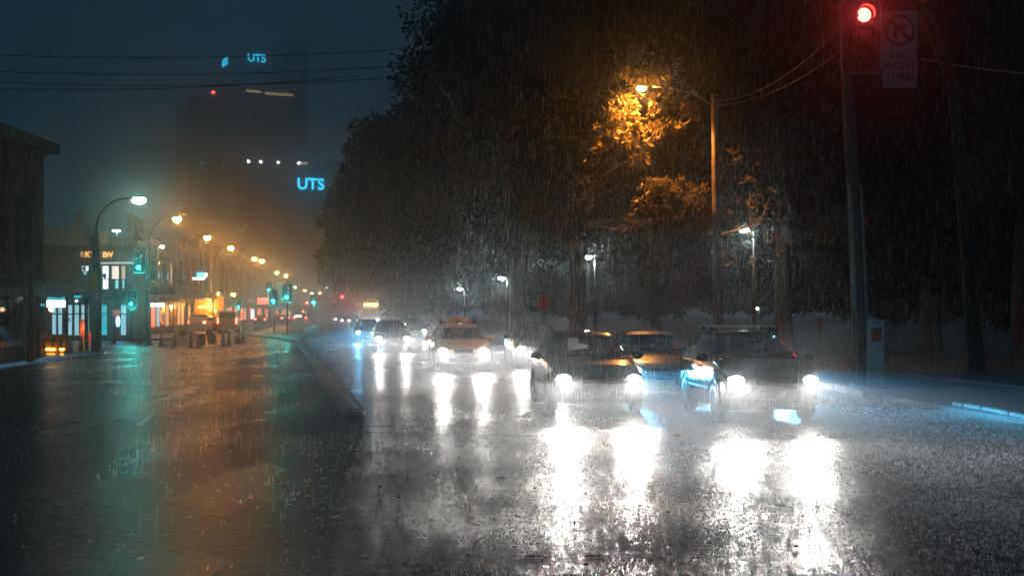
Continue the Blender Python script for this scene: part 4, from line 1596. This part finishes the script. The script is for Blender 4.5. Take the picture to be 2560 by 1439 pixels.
mb.ell((0, 0, 0), (.13, .05, .34), 14, 10)
o = mb.build('neon_oval', E['neon'])
o.location = W(295, 803, 91.6)
tag(o, 'upright glowing blue oval neon on the pub front', 'neon sign')
fl = W(291, 577, Yp)
t = thing('flood_light', 'white rectangular floodlight above the pub roof', 'lamp', fl)
mb = MB()
mb.box((0, 0, 0), (.5, .12, .12), bev=.03)
mb.build('lamp_lens', E['farw'], t)
mb = MB()
mb.tube([(0, .1, .02), (0, .1, ZAT(611, Yp) - fl.z)], .035, 6)
mb.build('post', M['steel'], t)

def fx(y):
    return -25.6 - .12 * (y - 94)
def block(y0, y1, h, wm, label, wins=2, lit=(), shop=(), awn=True, extra=None, parapet=.35, depth=14):
    t = thing('shop_building', label, 'building', (fx(y0), y0, .1), .12, 'shop buildings down the left side')
    L = (y1 - y0) * 1.007 - .03
    mb = MB()
    mb.slab([(-depth, 0), (0, 0), (0, L), (-depth, L)], 0, h)
    mb.build('wall', M[wm], t)
    mb = MB()
    mb.slab([(-depth, -.004), (.28, -.004), (.28, L), (-depth, L)], h + .003, h + .2)
    mb.slab([(-.3, .05), (.05, .05), (.05, L - .05), (-.3, L - .05)], h + .2, h + .2 + parapet)
    mb.build('cornice', M['wallC'] if wm != 'wallC' else M['wallD'], t)
    n = max(2, int(L / 2.6))
    if n > 9:
        n = 9
    rows = [4.9] if h < 8.2 else [4.7, 7.2]
    for zz in rows:
        for k in range(n):
            y = L * (k + .5) / n
            mb = MB()
            mb.box((.0, y, zz), (.16, L / n * .5 + .2, 1.75), bev=.02)
            f_ = mb.build('window', M['wallD'] if wm != 'wallD' else M['wallC'], t)
            mb = MB()
            mb.box((.09, y, zz), (.03, L / n * .5, 1.5))
            mb.build('pane', E['window'] if k in lit else M['dglass'], f_)
            if k % 2 == 0 and zz == rows[0]:
                mb = MB()
                mb.box((.14, L * (k + 1.0) / n - .15, h * .5 + 2), (.3, .35, h - 4.0))
                mb.build('pilaster', M[wm], t)
    if awn:
        mb = MB()
        mb.slab([(0.02, .1), (2.6, .1), (2.6, L - .1), (.02, L - .1)], 2.95, 3.5)
        mb.build('awning', M['awning'], t)
    for k in range(n):
        y = L * (k + .5) / n
        s_ = shop[k % len(shop)] if shop else None
        mb = MB()
        mb.box((.03, y, 1.4), (.1, L / n * .85, 2.5))
        f_ = mb.build('shopfront', M['trim'], t)
        mb = MB()
        mb.box((.1, y, 1.5), (.03, L / n * .7, 1.7))
        mb.build('pane', E[s_] if s_ else M['dglass'], f_)
    if extra:
        extra(t, L, h)
    return t
def chimneys(t, L, h):
    for y in (1.5, 2.2, 4.4, 7.2, 7.9):
        mb = MB()
        mb.box((-.8, y, h + .9), (.35, .35, 1.9))
        mb.box((-.8, y, h + 1.9), (.45, .45, .12))
        mb.build('chimney', M['wallD'], t)
def pediment(t, L, h):
    mb = MB()
    yc = L * .55
    pts = [(yc - 2.6, h + .2), (yc + 2.6, h + .2), (yc + 2.4, h + .9), (yc + 1.3, h + 1.2), (yc, h + 2.0), (yc - 1.3, h + 1.2), (yc - 2.4, h + .9)]
    n = len(pts)
    vs = [(.12, a, b) for a, b in pts] + [(-.4, a, b) for a, b in pts]
    mb.add(vs, [tuple(range(n)), tuple(range(2 * n - 1, n - 1, -1))] + [(i, i + n, (i + 1) % n + n, (i + 1) % n) for i in range(n)])
    mb.build('pediment', M['wallD'], t)
    for k in range(7):
        mb = MB()
        mb.lathe([(.12, h + .5), (.2, h + .9), (.1, h + 1.25), (.02, h + 1.5)], 8, mat=T((-.1, L * (k + .5) / 7, 0)))
        mb.build('finial', M['wallC'], t)
block(100.2, 112, 6.8, 'wallD', 'cream shop building with slim chimneys, next to the pub', shop=('shopo', None, 'reds', 'shop'), extra=chimneys)
block(112, 126, 6.2, 'wallB', 'low brown brick shop building left of the ornate one', shop=(None, 'shopo', None), lit=(2,))
block(126, 143, 7.0, 'wallC', 'ornate sandstone shop building with a pediment and blue lit sign', shop=('shopo', None), extra=pediment)
block(143, 166, 9.0, 'wallD', 'tall cream building right of the ornate pediment', shop=('shopo', None, 'shop'), lit=(4,))
block(166, 200, 7.6, 'wallB', 'long brown brick building behind the roadworks truck', shop=('shopo', 'reds', None))
block(200, 262, 9.5, 'wallC', 'far sandstone building left of the island signals', shop=('reds', 'shopo', None))
block(262, 400, 8.5, 'wallD', 'farthest pale building at the end of the left row', shop=('reds', None, 'shopo'))
# signs on the shops
def shop_sign(px, py, y, w, h, em, label, segs=None):
    p = W(px, py, y)
    t = thing('shop_sign', label, 'shop sign', p, .06, 'lit shop signs on the left')
    mb = MB()
    mb.box((0, .04, 0), (w, .1, h), bev=.02)
    mb.build('case', M['trim'], t)
    for (x0, x1, z0, z1, e_) in (segs or [(-.48, .48, -.42, .42, em)]):
        mb = MB()
        mb.box(((x0 + x1) / 2 * w, -.03, (z0 + z1) / 2 * h), ((x1 - x0) * w, .04, (z1 - z0) * h), bev=.01)
        mb.build('lit_panel', E[e_], t)
    return t
shop_sign(387, 762, 103, 1.45, .36, 'boxw', 'row of white lit panels over the shops right of the pub', [(-.49, -.32, -.4, .4, 'boxw'), (-.27, -.02, -.4, .4, 'boxw'), (.03, .49, -.4, .4, 'shopw')])
shop_sign(500, 690, 128, 1.35, .7, 'blues', 'blue and white lit sign on the ornate building', [(-.2, .22, -.1, .46, 'blues'), (-.48, .34, -.45, -.15, 'boxw'), (.28, .48, -.1, .42, 'boxw')])
shop_sign(460, 693, 126, .35, .25, 'teal', 'tiny teal lit sign left of the blue and white sign')
shop_sign(583, 742, 160, .45, 1.0, 'amber', 'small upright amber sign above the white van')
shop_sign(356, 803, 101, .22, 1.3, 'reds', 'upright red lit strip by the shop door right of the pub')
shop_sign(401, 797, 106, .22, .55, 'shopo', 'small orange lit strip on the shops under the white panels')
shop_sign(632, 785, 185, .45, 1.2, 'shopw', 'tall white and blue lit panel left of the far red sedan', [(-.45, .45, -.5, .5, 'shopw'), (-.3, .4, -.1, .2, 'blues')])
shop_sign(658, 752, 190, 1.6, 1.0, 'reds', 'far red lit sign panel left of the island signals')
for px, py, y, lab in ((440, 762, 112, 'round pinkish lamp over the brown shops'), (401, 782, 104, 'small amber lamp under the white shop panels')):
    mb = MB()
    mb.ell((0, 0, 0), (.16, .1, .2))
    o = mb.build('shop_lamp', E['shopo'])
    o.location = W(px, py, y)
    tag(o, lab, 'lamp')
t = thing('wall_lamp', 'white lamp on a short arm left of the first orange street lamp', 'lamp', W(405, 617, 97))
mb = MB()
mb.ell((0, 0, 0), (.17, .1, .08))
mb.build('lamp_lens', E['farw'], t)
mb = MB()
mb.tube([(-.45, .05, .06), (.4, .05, .06)], .03, 6)
mb.tube([(-.4, .05, .06), (-.4, .05, -1.8)], .03, 6)
mb.build('bracket', M['steel'], t)

# distant towers with blue letters
def on_face(a, b, s, z):
    """matrix that stands text on the vertical face from a to b at fraction s and height z, read from outside"""
    d = Vector((b[0] - a[0], b[1] - a[1], 0))
    ang = math.atan2(d.y, d.x)
    p = Vector((a[0], a[1], 0)) + d * s
    n = Vector((d.y, -d.x, 0)).normalized()
    p = p + n * .6
    return T((p.x, p.y, z)) @ RZ(ang)
def tower(label, A, C, B, ztop, name='tower'):
    t = thing(name, label, 'tower', (0, 0, 0))
    D = (A[0] + B[0] - C[0], A[1] + B[1] - C[1])
    mb = MB()
    mb.slab([A, C, B, D], 0, ztop)
    mb.build('wall', M['tower'], t)
    mb = MB()
    z = 6
    e = .35
    def sh(P_):
        m_ = Vector(((A[0] + B[0]) / 2, (A[1] + B[1]) / 2))
        v = Vector(P_) - m_
        return tuple(m_ + v * (1 + e / v.length))
    while z < ztop - 12:
        mb.slab([sh(A), sh(C), sh(B), sh(D)], z, z + 1.6)
        z += 3.6
    o = mb.build('window_bands', M['dglass'], t)
    o['kind'] = 'stuff'
    return t
y = 640
A, C, B = (XAT(540, 675), 675), (XAT(592, y), y), (XAT(765, 655), 655)
t = tower('tall dark university tower with two blue UTS signs near its top', A, C, B, ZAT(96, y))
letters('blue_sign', 'UTS', 4.9, E['uts'], t, on_face(C, B, (640 - 592) / (765 - 592), ZAT(143, y)), .3, 1.0, .07)
letters('blue_sign', 'UTS', 4.9, E['uts'], t, on_face(A, C, .5, ZAT(157, 657)), .3, 1.15, .07)
for px0, px1, py in ((614, 650, 226), (661, 731, 229)):
    s0, s1 = (px0 - 592) / 173, (px1 - 592) / 173
    mb = MB()
    L = (Vector(B) - Vector(C)).length
    mb.box((0, 0, 0), (L * (s1 - s0), .5, 1.1))
    mb.build('lit_floor', E['floor'], t, on_face(C, B, (s0 + s1) / 2, ZAT(py, y)))
y = 470
A, C, B = (XAT(600, 500), 500), (XAT(618, y), y), (XAT(860, 480), 480)
t = tower('lower dark tower with a large blue UTS sign beside the tree edge', A, C, B, ZAT(398, y))
letters('blue_sign', 'UTS', 5.2, E['uts'], t, on_face(C, B, (775 - 618) / 242, ZAT(457, y)), .3, 1.0, .1)
for px, w_ in ((621, .8), (651, .8), (694, .7), (745, .8), (758, 2.4)):
    mb = MB()
    mb.box((0, 0, 0), (w_, .4, .8))
    mb.build('roof_light', E['dot' if w_ < 2 else 'floor'], t, on_face(C, B, (px - 618) / 242, ZAT(404, y)))
y = 590
A, C, B = (XAT(440, 610), 610), (XAT(470, y), y), (XAT(556, 595), 595)
t = tower('slim dark tower with a red beacon, left of the tall university tower', A, C, B, ZAT(240, y))
mb = MB()
mb.tube([(XAT(533, y), y + 1, ZAT(240, y)), (XAT(533, y), y + 1, ZAT(233, y))], .3, 6)
mb.build('mast', M['steel'], t)
mb = MB()
mb.ell((XAT(533, y), y, ZAT(231, y)), (.9, .6, .7))
mb.build('beacon', E['reddot'], t)
mb = MB()
mb.ell((XAT(507, y), y - .5, ZAT(408, y)), (.5, .5, .5))
mb.build('blue_light', E['blues'], t)

# ---------------------------------------------------------------- trees
def leaves_np(P, N, size, aspect=.45, fold=.25):
    """one folded diamond leaf at each point P (n,3) along direction N (n,3)"""
    n = len(P)
    N = N / np.linalg.norm(N, axis=1, keepdims=True)
    up = rng.normal(size=(n, 3))
    Sd = np.cross(N, up)
    Sd /= np.linalg.norm(Sd, axis=1, keepdims=True)
    U = np.cross(Sd, N)
    s = (size * rng.uniform(.7, 1.3, n))[:, None]
    a = P
    tip = P + N * s
    mid = P + N * s * .5
    l = mid + Sd * s * aspect * .5 + U * s * fold * .3
    r = mid - Sd * s * aspect * .5 + U * s * fold * .3
    v = np.stack([a, r, tip, l], 1).reshape(-1, 3)
    f = np.arange(4 * n).reshape(-1, 4)
    f = np.stack([f[:, [0, 1, 2]], f[:, [0, 2, 3]]], 1).reshape(-1, 3)
    return v, f
def blob_pts(b, n, lo=.72):
    """points in the lumpy outer part of a crown blob given in photograph pixels: (px,py,rx,ry,Y,depth)"""
    px, py, rx, ry, y, dr = b
    c_ = np.array(W(px, py, y))
    sc = y / F
    d = rng.normal(size=(n, 3))
    d /= np.linalg.norm(d, axis=1, keepdims=True)
    lump = 1 + .13 * np.sin(d[:, 0] * 5 + px) * np.sin(d[:, 2] * 6 + py) + .07 * np.sin(d[:, 0] * 13 + py) * np.sin(d[:, 2] * 15 + px)
    r = rng.uniform(lo, 1.05, n) * lump
    rad = np.array([rx * sc, dr, ry * sc])
    return c_ + d * rad * r[:, None], d
def core_mesh(b, k=.80):
    px, py, rx, ry, y, dr = b
    c_ = np.array(W(px, py, y))
    sc = y / F
    nu, nv = 28, 18
    vs = []
    for i in range(nv + 1):
        th = math.pi * i / nv
        for j in range(nu):
            ph = 2 * math.pi * j / nu
            d = np.array([math.sin(th) * math.cos(ph), math.sin(th) * math.sin(ph), math.cos(th)])
            lump = 1 + .13 * math.sin(d[0] * 5 + px) * math.sin(d[2] * 6 + py) + .07 * math.sin(d[0] * 13 + py) * math.sin(d[2] * 15 + px)
            vs.append(c_ + d * np.array([rx * sc, dr, ry * sc]) * k * lump)
    fs = []
    for i in range(nv):
        for j in range(nu):
            q = (j + 1) % nu
            fs.append((i * nu + j, (i + 1) * nu + j, (i + 1) * nu + q))
            fs.append((i * nu + j, (i + 1) * nu + q, i * nu + q))
    return np.array(vs), np.array(fs)
def rosettes(P, D, size, per=7):
    n = len(P)
    PP = np.repeat(P, per, 0)
    ax = np.repeat(D + rng.normal(size=D.shape) * .6 + np.array([0, 0, .35]), per, 0)
    ax /= np.linalg.norm(ax, axis=1, keepdims=True)
    j = rng.normal(size=PP.shape)
    j -= (j * ax).sum(1, keepdims=True) * ax
    j /= np.linalg.norm(j, axis=1, keepdims=True)
    N = j + ax * rng.uniform(.1, .8, (len(PP), 1))
    return leaves_np(PP, N, size, .42)
def tree(label, base, trunk_pts, trunk_r, blobs, leaf, n_per, ros=(), ros_leaf=.17, limbs=(), lm='leafD', group='dark trees along the park side', core=True, name='fig_tree'):
    trunk_r = [q * .6 for q in trunk_r]
    t = thing(name, label, 'tree', base, 0, group)
    b0_ = Vector(base)
    vv, ff, o = [], [], 0
    for b in blobs:
        P, D = blob_pts(b, n_per)
        v, f = leaves_np(P, D + rng.normal(size=D.shape) * .9, leaf)
        vv.append(v)
        ff.append(f + o)
        o += len(v)
        if core:
            v, f = core_mesh(b)
            vv.append(v)
            ff.append(f + o)
            o += len(v)
    me = np_mesh('crown', np.vstack(vv) - np.array(b0_), np.vstack(ff))
    me.materials.append(M['leafD'])
    link('crown', me, t)
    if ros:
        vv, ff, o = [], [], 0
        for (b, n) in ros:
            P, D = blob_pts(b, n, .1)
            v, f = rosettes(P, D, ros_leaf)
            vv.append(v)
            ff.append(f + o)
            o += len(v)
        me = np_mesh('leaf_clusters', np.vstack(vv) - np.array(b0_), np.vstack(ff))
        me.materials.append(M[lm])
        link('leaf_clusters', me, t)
    mb = MB()
    mb.tube([Vector(q) - b0_ for q in trunk_pts], trunk_r, 12)
    mb.build('trunk', M['trunk'], t)
    if core:
        q0 = trunk_pts[-1]
        auto = []
        for b in blobs[:3]:
            cc = W(b[0], b[1], b[4])
            auto.append(([q0, Vector(q0).lerp(cc, .5) + Vector((0, 0, .4)), Vector(q0).lerp(cc, .7)], [trunk_r[-1] * .5, trunk_r[-1] * .35, .06]))
        for pts, rr in auto:
            mb = MB()
            mb.tube([Vector(q) - b0_ for q in pts], rr, 8)
            mb.build('limb', M['trunk'], t)
    for pts, rr in limbs:
        mb = MB()
        mb.tube([Vector(q) - b0_ for q in pts], rr, 9)
        mb.build('limb', M['bark'], t)
    return t

# the lit fig around the orange lamp
Yt = 48.0
base = (XAT(1450, 51), 51, .1)
ros = [((1555, 285, 45, 55, 45.9, .4), 44), ((1545, 345, 75, 52, 46.1, .5), 84), ((1500, 385, 55, 42, 46.3, .5), 58), ((1585, 402, 38, 20, 46.2, .3), 16), ((1470, 440, 40, 32, 46.5, .4), 22),
       ((1730, 282, 28, 15, 46.0, .3), 9), ((1662, 320, 45, 13, 46.2, .3), 14), ((1612, 190, 70, 24, 45.6, .5), 34), ((1665, 275, 45, 55, 44.4, .4), 26), ((1530, 300, 28, 40, 44.8, .4), 9),
       ((1690, 510, 92, 62, 45.3, .6), 110), ((1640, 475, 45, 32, 45.2, .4), 14), ((1745, 552, 80, 42, 45.3, .5), 64), ((1690, 580, 95, 18, 45.2, .4), 26),
       ((1890, 520, 60, 110, 47, .8), 22), ((1830, 400, 100, 40, 46.8, .6), 10), ((1930, 590, 50, 50, 47, .6), 9), ((1560, 560, 40, 40, 46.6, .4), 7), ((1840, 640, 60, 50, 47, .6), 8),
       ((1440, 510, 60, 50, 48.2, .6), 16), ((1420, 600, 60, 30, 48.5, .6), 14), ((1620, 680, 60, 60, 48, .8), 7), ((1300, 560, 160, 90, 52, 1.5), 20), ((1380, 330, 110, 130, 50, 1.2), 26)]
limbs = [([W(1455, 520, 48.6), W(1500, 432, 47.2), W(1530, 412, 46.9), W(1562, 385, 46.8), W(1592, 372, 46.7), W(1622, 352, 46.7), W(1655, 342, 46.6), W(1690, 326, 46.5), W(1745, 288, 46.2)], [.22, .19, .2, .16, .15, .11, .09, .06, .02]),
         ([W(1600, 365, 46.8), W(1590, 330, 46.9), W(1592, 300, 46.8), W(1572, 255, 46.6), W(1548, 215, 46.4)], [.13, .11, .09, .07, .03]),
         ([W(1500, 432, 47.2), W(1455, 446, 47.0), W(1430, 470, 46.9)], [.12, .08, .03]),
         ([W(1625, 352, 46.7), W(1655, 300, 46.4), W(1680, 240, 46.2)], [.07, .05, .02]),
         ([W(1470, 560, 50), W(1590, 560, 48.4), W(1680, 540, 47), W(1760, 500, 46.6)], [.15, .12, .08, .03]),
         ([W(1680, 540, 47), W(1790, 590, 46.8), W(1900, 560, 46.9), W(1930, 480, 47)], [.07, .06, .04, .02]),
         ]
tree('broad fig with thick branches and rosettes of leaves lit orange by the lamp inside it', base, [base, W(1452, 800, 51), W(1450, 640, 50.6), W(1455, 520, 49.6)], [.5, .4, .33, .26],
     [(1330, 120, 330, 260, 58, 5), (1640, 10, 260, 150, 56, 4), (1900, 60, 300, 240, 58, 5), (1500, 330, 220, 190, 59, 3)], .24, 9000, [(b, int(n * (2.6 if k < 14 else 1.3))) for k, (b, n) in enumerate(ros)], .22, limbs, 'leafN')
base = (XAT(1300, 92), 92, .1)
tree('huge dark tree crown rising out of the top of the picture above the taxi', base, [base, W(1290, 650, 92), W(1240, 450, 92)], [1.0, .7, .5],
     [(1375, -20, 235, 215, 92, 7), (1225, 270, 222, 205, 96, 7), (1240, 480, 260, 190, 92, 6), (1480, 480, 230, 180, 90, 5)], .34, 14000)
base = (XAT(1240, 125), 125, .1)
tree('dark tree leaning out over the road left of the huge crown', base, [base, W(1200, 660, 125), W(1080, 520, 124)], [.9, .6, .4],
     [(1125, 425, 245, 190, 125, 7), (1020, 440, 165, 160, 126, 6), (1110, 590, 230, 120, 122, 6)], .42, 14000)
base = (XAT(1130, 170), 170, .1)
tree('dark far tree whose edge cuts the S of the blue tower sign', base, [base, W(1090, 680, 170), W(960, 600, 168)], [.9, .6, .4],
     [(950, 560, 140, 110, 168, 7), (915, 640, 110, 75, 166, 6), (1040, 640, 160, 90, 164, 6)], .5, 12000)
base = (XAT(1090, 235), 235, .1)
tree('lowest far dark tree touching the queue of car lights', base, [base, W(1060, 720, 235), W(960, 690, 234)], [.9, .7, .4],
     [(880, 690, 85, 35, 235, 6), (960, 705, 110, 40, 232, 6), (1080, 690, 120, 70, 228, 7)], .6, 8000)
for k, (px, y, bl, lab) in enumerate((
        (1960, 66, [(1950, 330, 260, 260, 68, 5), (2080, 600, 240, 170, 70, 4)], 'dark park tree behind the people mover, lower crown'),
        (2330, 62, [(2330, 180, 330, 300, 64, 5), (2300, 520, 260, 220, 66, 5)], 'dark park tree filling the upper right corner'),
        (2560, 52, [(2620, 350, 260, 380, 55, 5), (2560, 640, 240, 180, 58, 4)], 'dark park tree at the right picture edge'),
        (1640, 110, [(1640, 500, 330, 230, 112, 7), (1800, 660, 260, 90, 104, 5)], 'dim park tree standing far behind the power pole'))):
    base = (XAT(px, y), y, .1)
    tree(lab, base, [base, W(px - 5, 700, y), W(px, 450, y)], [.8, .6, .4], bl, .3, 9000)
# trees far up the left pavement and behind the park
for k, (px, y, bl, lab) in enumerate(((700, 420, [(690, 700, 60, 40, 420, 8), (740, 712, 50, 30, 430, 8)], 'far street tree above the red bus'), (930, 300, [(925, 735, 60, 32, 300, 6), (870, 752, 45, 22, 310, 6)], 'far street tree above the oncoming bus'))):
    base = (XAT(px, y), y, .1)
    tree(lab, base, [base, W(px, 740, y)], [.5, .35], bl, .8, 3000, group='far street trees', name='street_tree')
# a far-off wood closing the view under the crowns
vv, ff, o = [], [], 0
for q in range(26):
    b = (1000 + q * 70 + rng.uniform(-20, 20), 728 + rng.uniform(-14, 14), 60, 52 + rng.uniform(-8, 14), 175 - q * 2.5, 5)
    P, D = blob_pts(b, 1500)
    v, f = leaves_np(P, D + rng.normal(size=D.shape) * .9, .6)
    vv.append(v)
    ff.append(f + o)
    o += len(v)
    v, f = core_mesh(b, .9)
    vv.append(v)
    ff.append(f + o)
    o += len(v)
me = np_mesh('park_wood', np.vstack(vv), np.vstack(ff))
me.materials.append(M['leafD'])
link('park_wood', me)['kind'] = 'stuff'
# near branch hanging into the top of the picture beside the red signal
base = (12.6, 38.5, .1)
rs_ = [((2010, -12, 60, 26, 35.5, .5), 26), ((2110, 5, 45, 22, 36.8, .4), 22), ((2215, 2, 80, 26, 36.8, .5), 46), ((2265, -30, 90, 40, 37, .6), 40), ((2060, -50, 140, 40, 37, .8), 40)]
tree('tree whose orange lit leaf tips hang into the picture around the red signal', base, [base, (12.3, 38.5, 4), (11.8, 38.2, 8.2)], [.4, .33, .26],
     [(2350, -160, 330, 90, 39, 2.5)], .2, 6000, rs_, .17, [([(11.8, 38.2, 8.2), W(2260, -70, 37.4), W(2110, -45, 37), W(1990, -30, 36)], [.2, .1, .06, .02])], 'leafN')

# ---------------------------------------------------------------- rain, splashes, litter
def spindles(P, D, L, r):
    """thin closed water shapes at P along D, length L, radius r"""
    n = len(P)
    D = D / np.linalg.norm(D, axis=1, keepdims=True)
    a = np.cross(D, np.array([0.3, 1, .1]))
    a /= np.linalg.norm(a, axis=1, keepdims=True)
    b = np.cross(D, a)
    L, r = L[:, None], r[:, None]
    ring = [P + D * L * .4 + (a * math.cos(t) + b * math.sin(t)) * r for t in (0, 2.094, 4.189)]
    v = np.stack([P] + ring + [P + D * L], 1).reshape(-1, 3)
    base = (np.arange(n) * 5)[:, None]
    tri = np.array([[0, 2, 1], [0, 3, 2], [0, 1, 3], [4, 1, 2], [4, 2, 3], [4, 3, 1]])
    f = (base[:, :, None] + tri[None]).reshape(-1, 3)
    return v, f
N_RAIN = 90000
y = 9 + 51 * rng.random(N_RAIN) ** .62
px = rng.uniform(-60, 2620, N_RAIN)
z = rng.random(N_RAIN) * np.minimum(CH + 800 / F * y, 9)
P = np.stack([(px - 1280) / F * y, y, z], 1)
D = np.stack([rng.normal(.03, .015, N_RAIN), rng.normal(0, .015, N_RAIN), np.ones(N_RAIN)], 1)
v, f = spindles(P, D, rng.uniform(.04, .24, N_RAIN), rng.uniform(.0006, .0016, N_RAIN))
me = np_mesh('rain', v, f)
me.materials.append(M['rain'])
link('rain', me)['kind'] = 'stuff'
N_SP = 110000
y = 8.5 + 24 * rng.random(N_SP) ** 1.1
px = rng.uniform(-40, 2600, N_SP)
x = (px - 1280) / F * y
ok = (x < rightkerb(25) - .6) & (rng.random(N_SP) < np.clip((px - 650) / 550, .025, 1) * np.clip(px / 1700, .5, 1) * np.clip(.55 + .5 * np.sin(x * 1.9 + 1.3 * np.sin(y * .9)) * np.sin(y * 1.1 + 1.7 * np.sin(x * .7)), .25, 1))
x, y = x[ok], y[ok]
k = 3
P = np.repeat(np.stack([x, y, np.full(len(x), .004)], 1), k, 0)
D = rng.normal(size=P.shape) * .45
D[:, 2] = 1
P = P + D * np.array([.02, .02, 0])
v, f = spindles(P, D, rng.uniform(.008, .04, len(P)), rng.uniform(.0016, .0038, len(P)))
me = np_mesh('splashes', v, f)
me.materials.append(M['rain'])
link('splashes', me)['kind'] = 'stuff'
n = 110
y = 9.5 + 9 * rng.random(n)
px = rng.uniform(850, 2100, n)
P = np.stack([(px - 1280) / F * y, y, np.full(n, .012)], 1)
D = rng.normal(size=(n, 3))
D[:, 2] *= .12
v, f = leaves_np(P, D, .045, .4, .4)
me = np_mesh('fallen_leaves', v, f)
me.materials.append(M['litter'])
link('fallen_leaves', me)['kind'] = 'stuff'
mb = MB()
for a, b in (((1310, 1391), (1368, 1394)), ((1462, 1392), (1504, 1389)), ((1240, 1195), (1262, 1193))):
    mb.tube([G(*a) + Vector((0, 0, .006)), G((a[0] + b[0]) / 2, a[1] - 2) + Vector((0, 0, .007)), G(*b) + Vector((0, 0, .006))], .005, 5)
o = mb.build('twigs', M['litter'])
o['kind'] = 'stuff'

# ---------------------------------------------------------------- haze
HAZE = .003
mb = MB()
mb.box((0, 338, 69), (900, 746, 140))
hz = mb.build('haze', bpy.data.materials.new('rain_haze'))
m = hz.data.materials[0]
m.use_nodes = True
nt = m.node_tree
nt.nodes.remove(nt.nodes['Principled BSDF'])
vp = nt.nodes.new('ShaderNodeVolumePrincipled')
vp.inputs['Color'].default_value = (.80, .93, 1, 1)
vp.inputs['Density'].default_value = HAZE
vp.inputs['Anisotropy'].default_value = .955
nt.links.new(vp.outputs[0], nt.nodes['Material Output'].inputs['Volume'])
hz['kind'] = 'stuff'

# spray beaten up by the rain and the tyres, hanging low over the oncoming carriageway
for z0, z1, den in ((.02, .85, .0105), (.86, 1.6, .0018)):
    mb = MB()
    yl = [11, 14, 18, 24, 30, 38, 60, 94, 130]
    lft = [XAT(1420, 11), XAT(1250, 14), XAT(1090, 18), XAT(930, 24), -3.3, -4.6, -8.2, -13.8, -19]
    mb.slab([(rightkerb(y) + .6, y) for y in yl] + [(x, y) for x, y in reversed(list(zip(lft, yl)))], z0, z1)
    o = mb.build('road_spray', bpy.data.materials.new('road_spray'))
    m = o.data.materials[0]
    m.use_nodes = True
    nt = m.node_tree
    nt.nodes.remove(nt.nodes['Principled BSDF'])
    vp = nt.nodes.new('ShaderNodeVolumePrincipled')
    vp.inputs['Color'].default_value = (.94, .98, 1, 1)
    vp.inputs['Density'].default_value = den
    vp.inputs['Anisotropy'].default_value = .6
    nt.links.new(vp.outputs[0], nt.nodes['Material Output'].inputs['Volume'])
    o['kind'] = 'stuff'
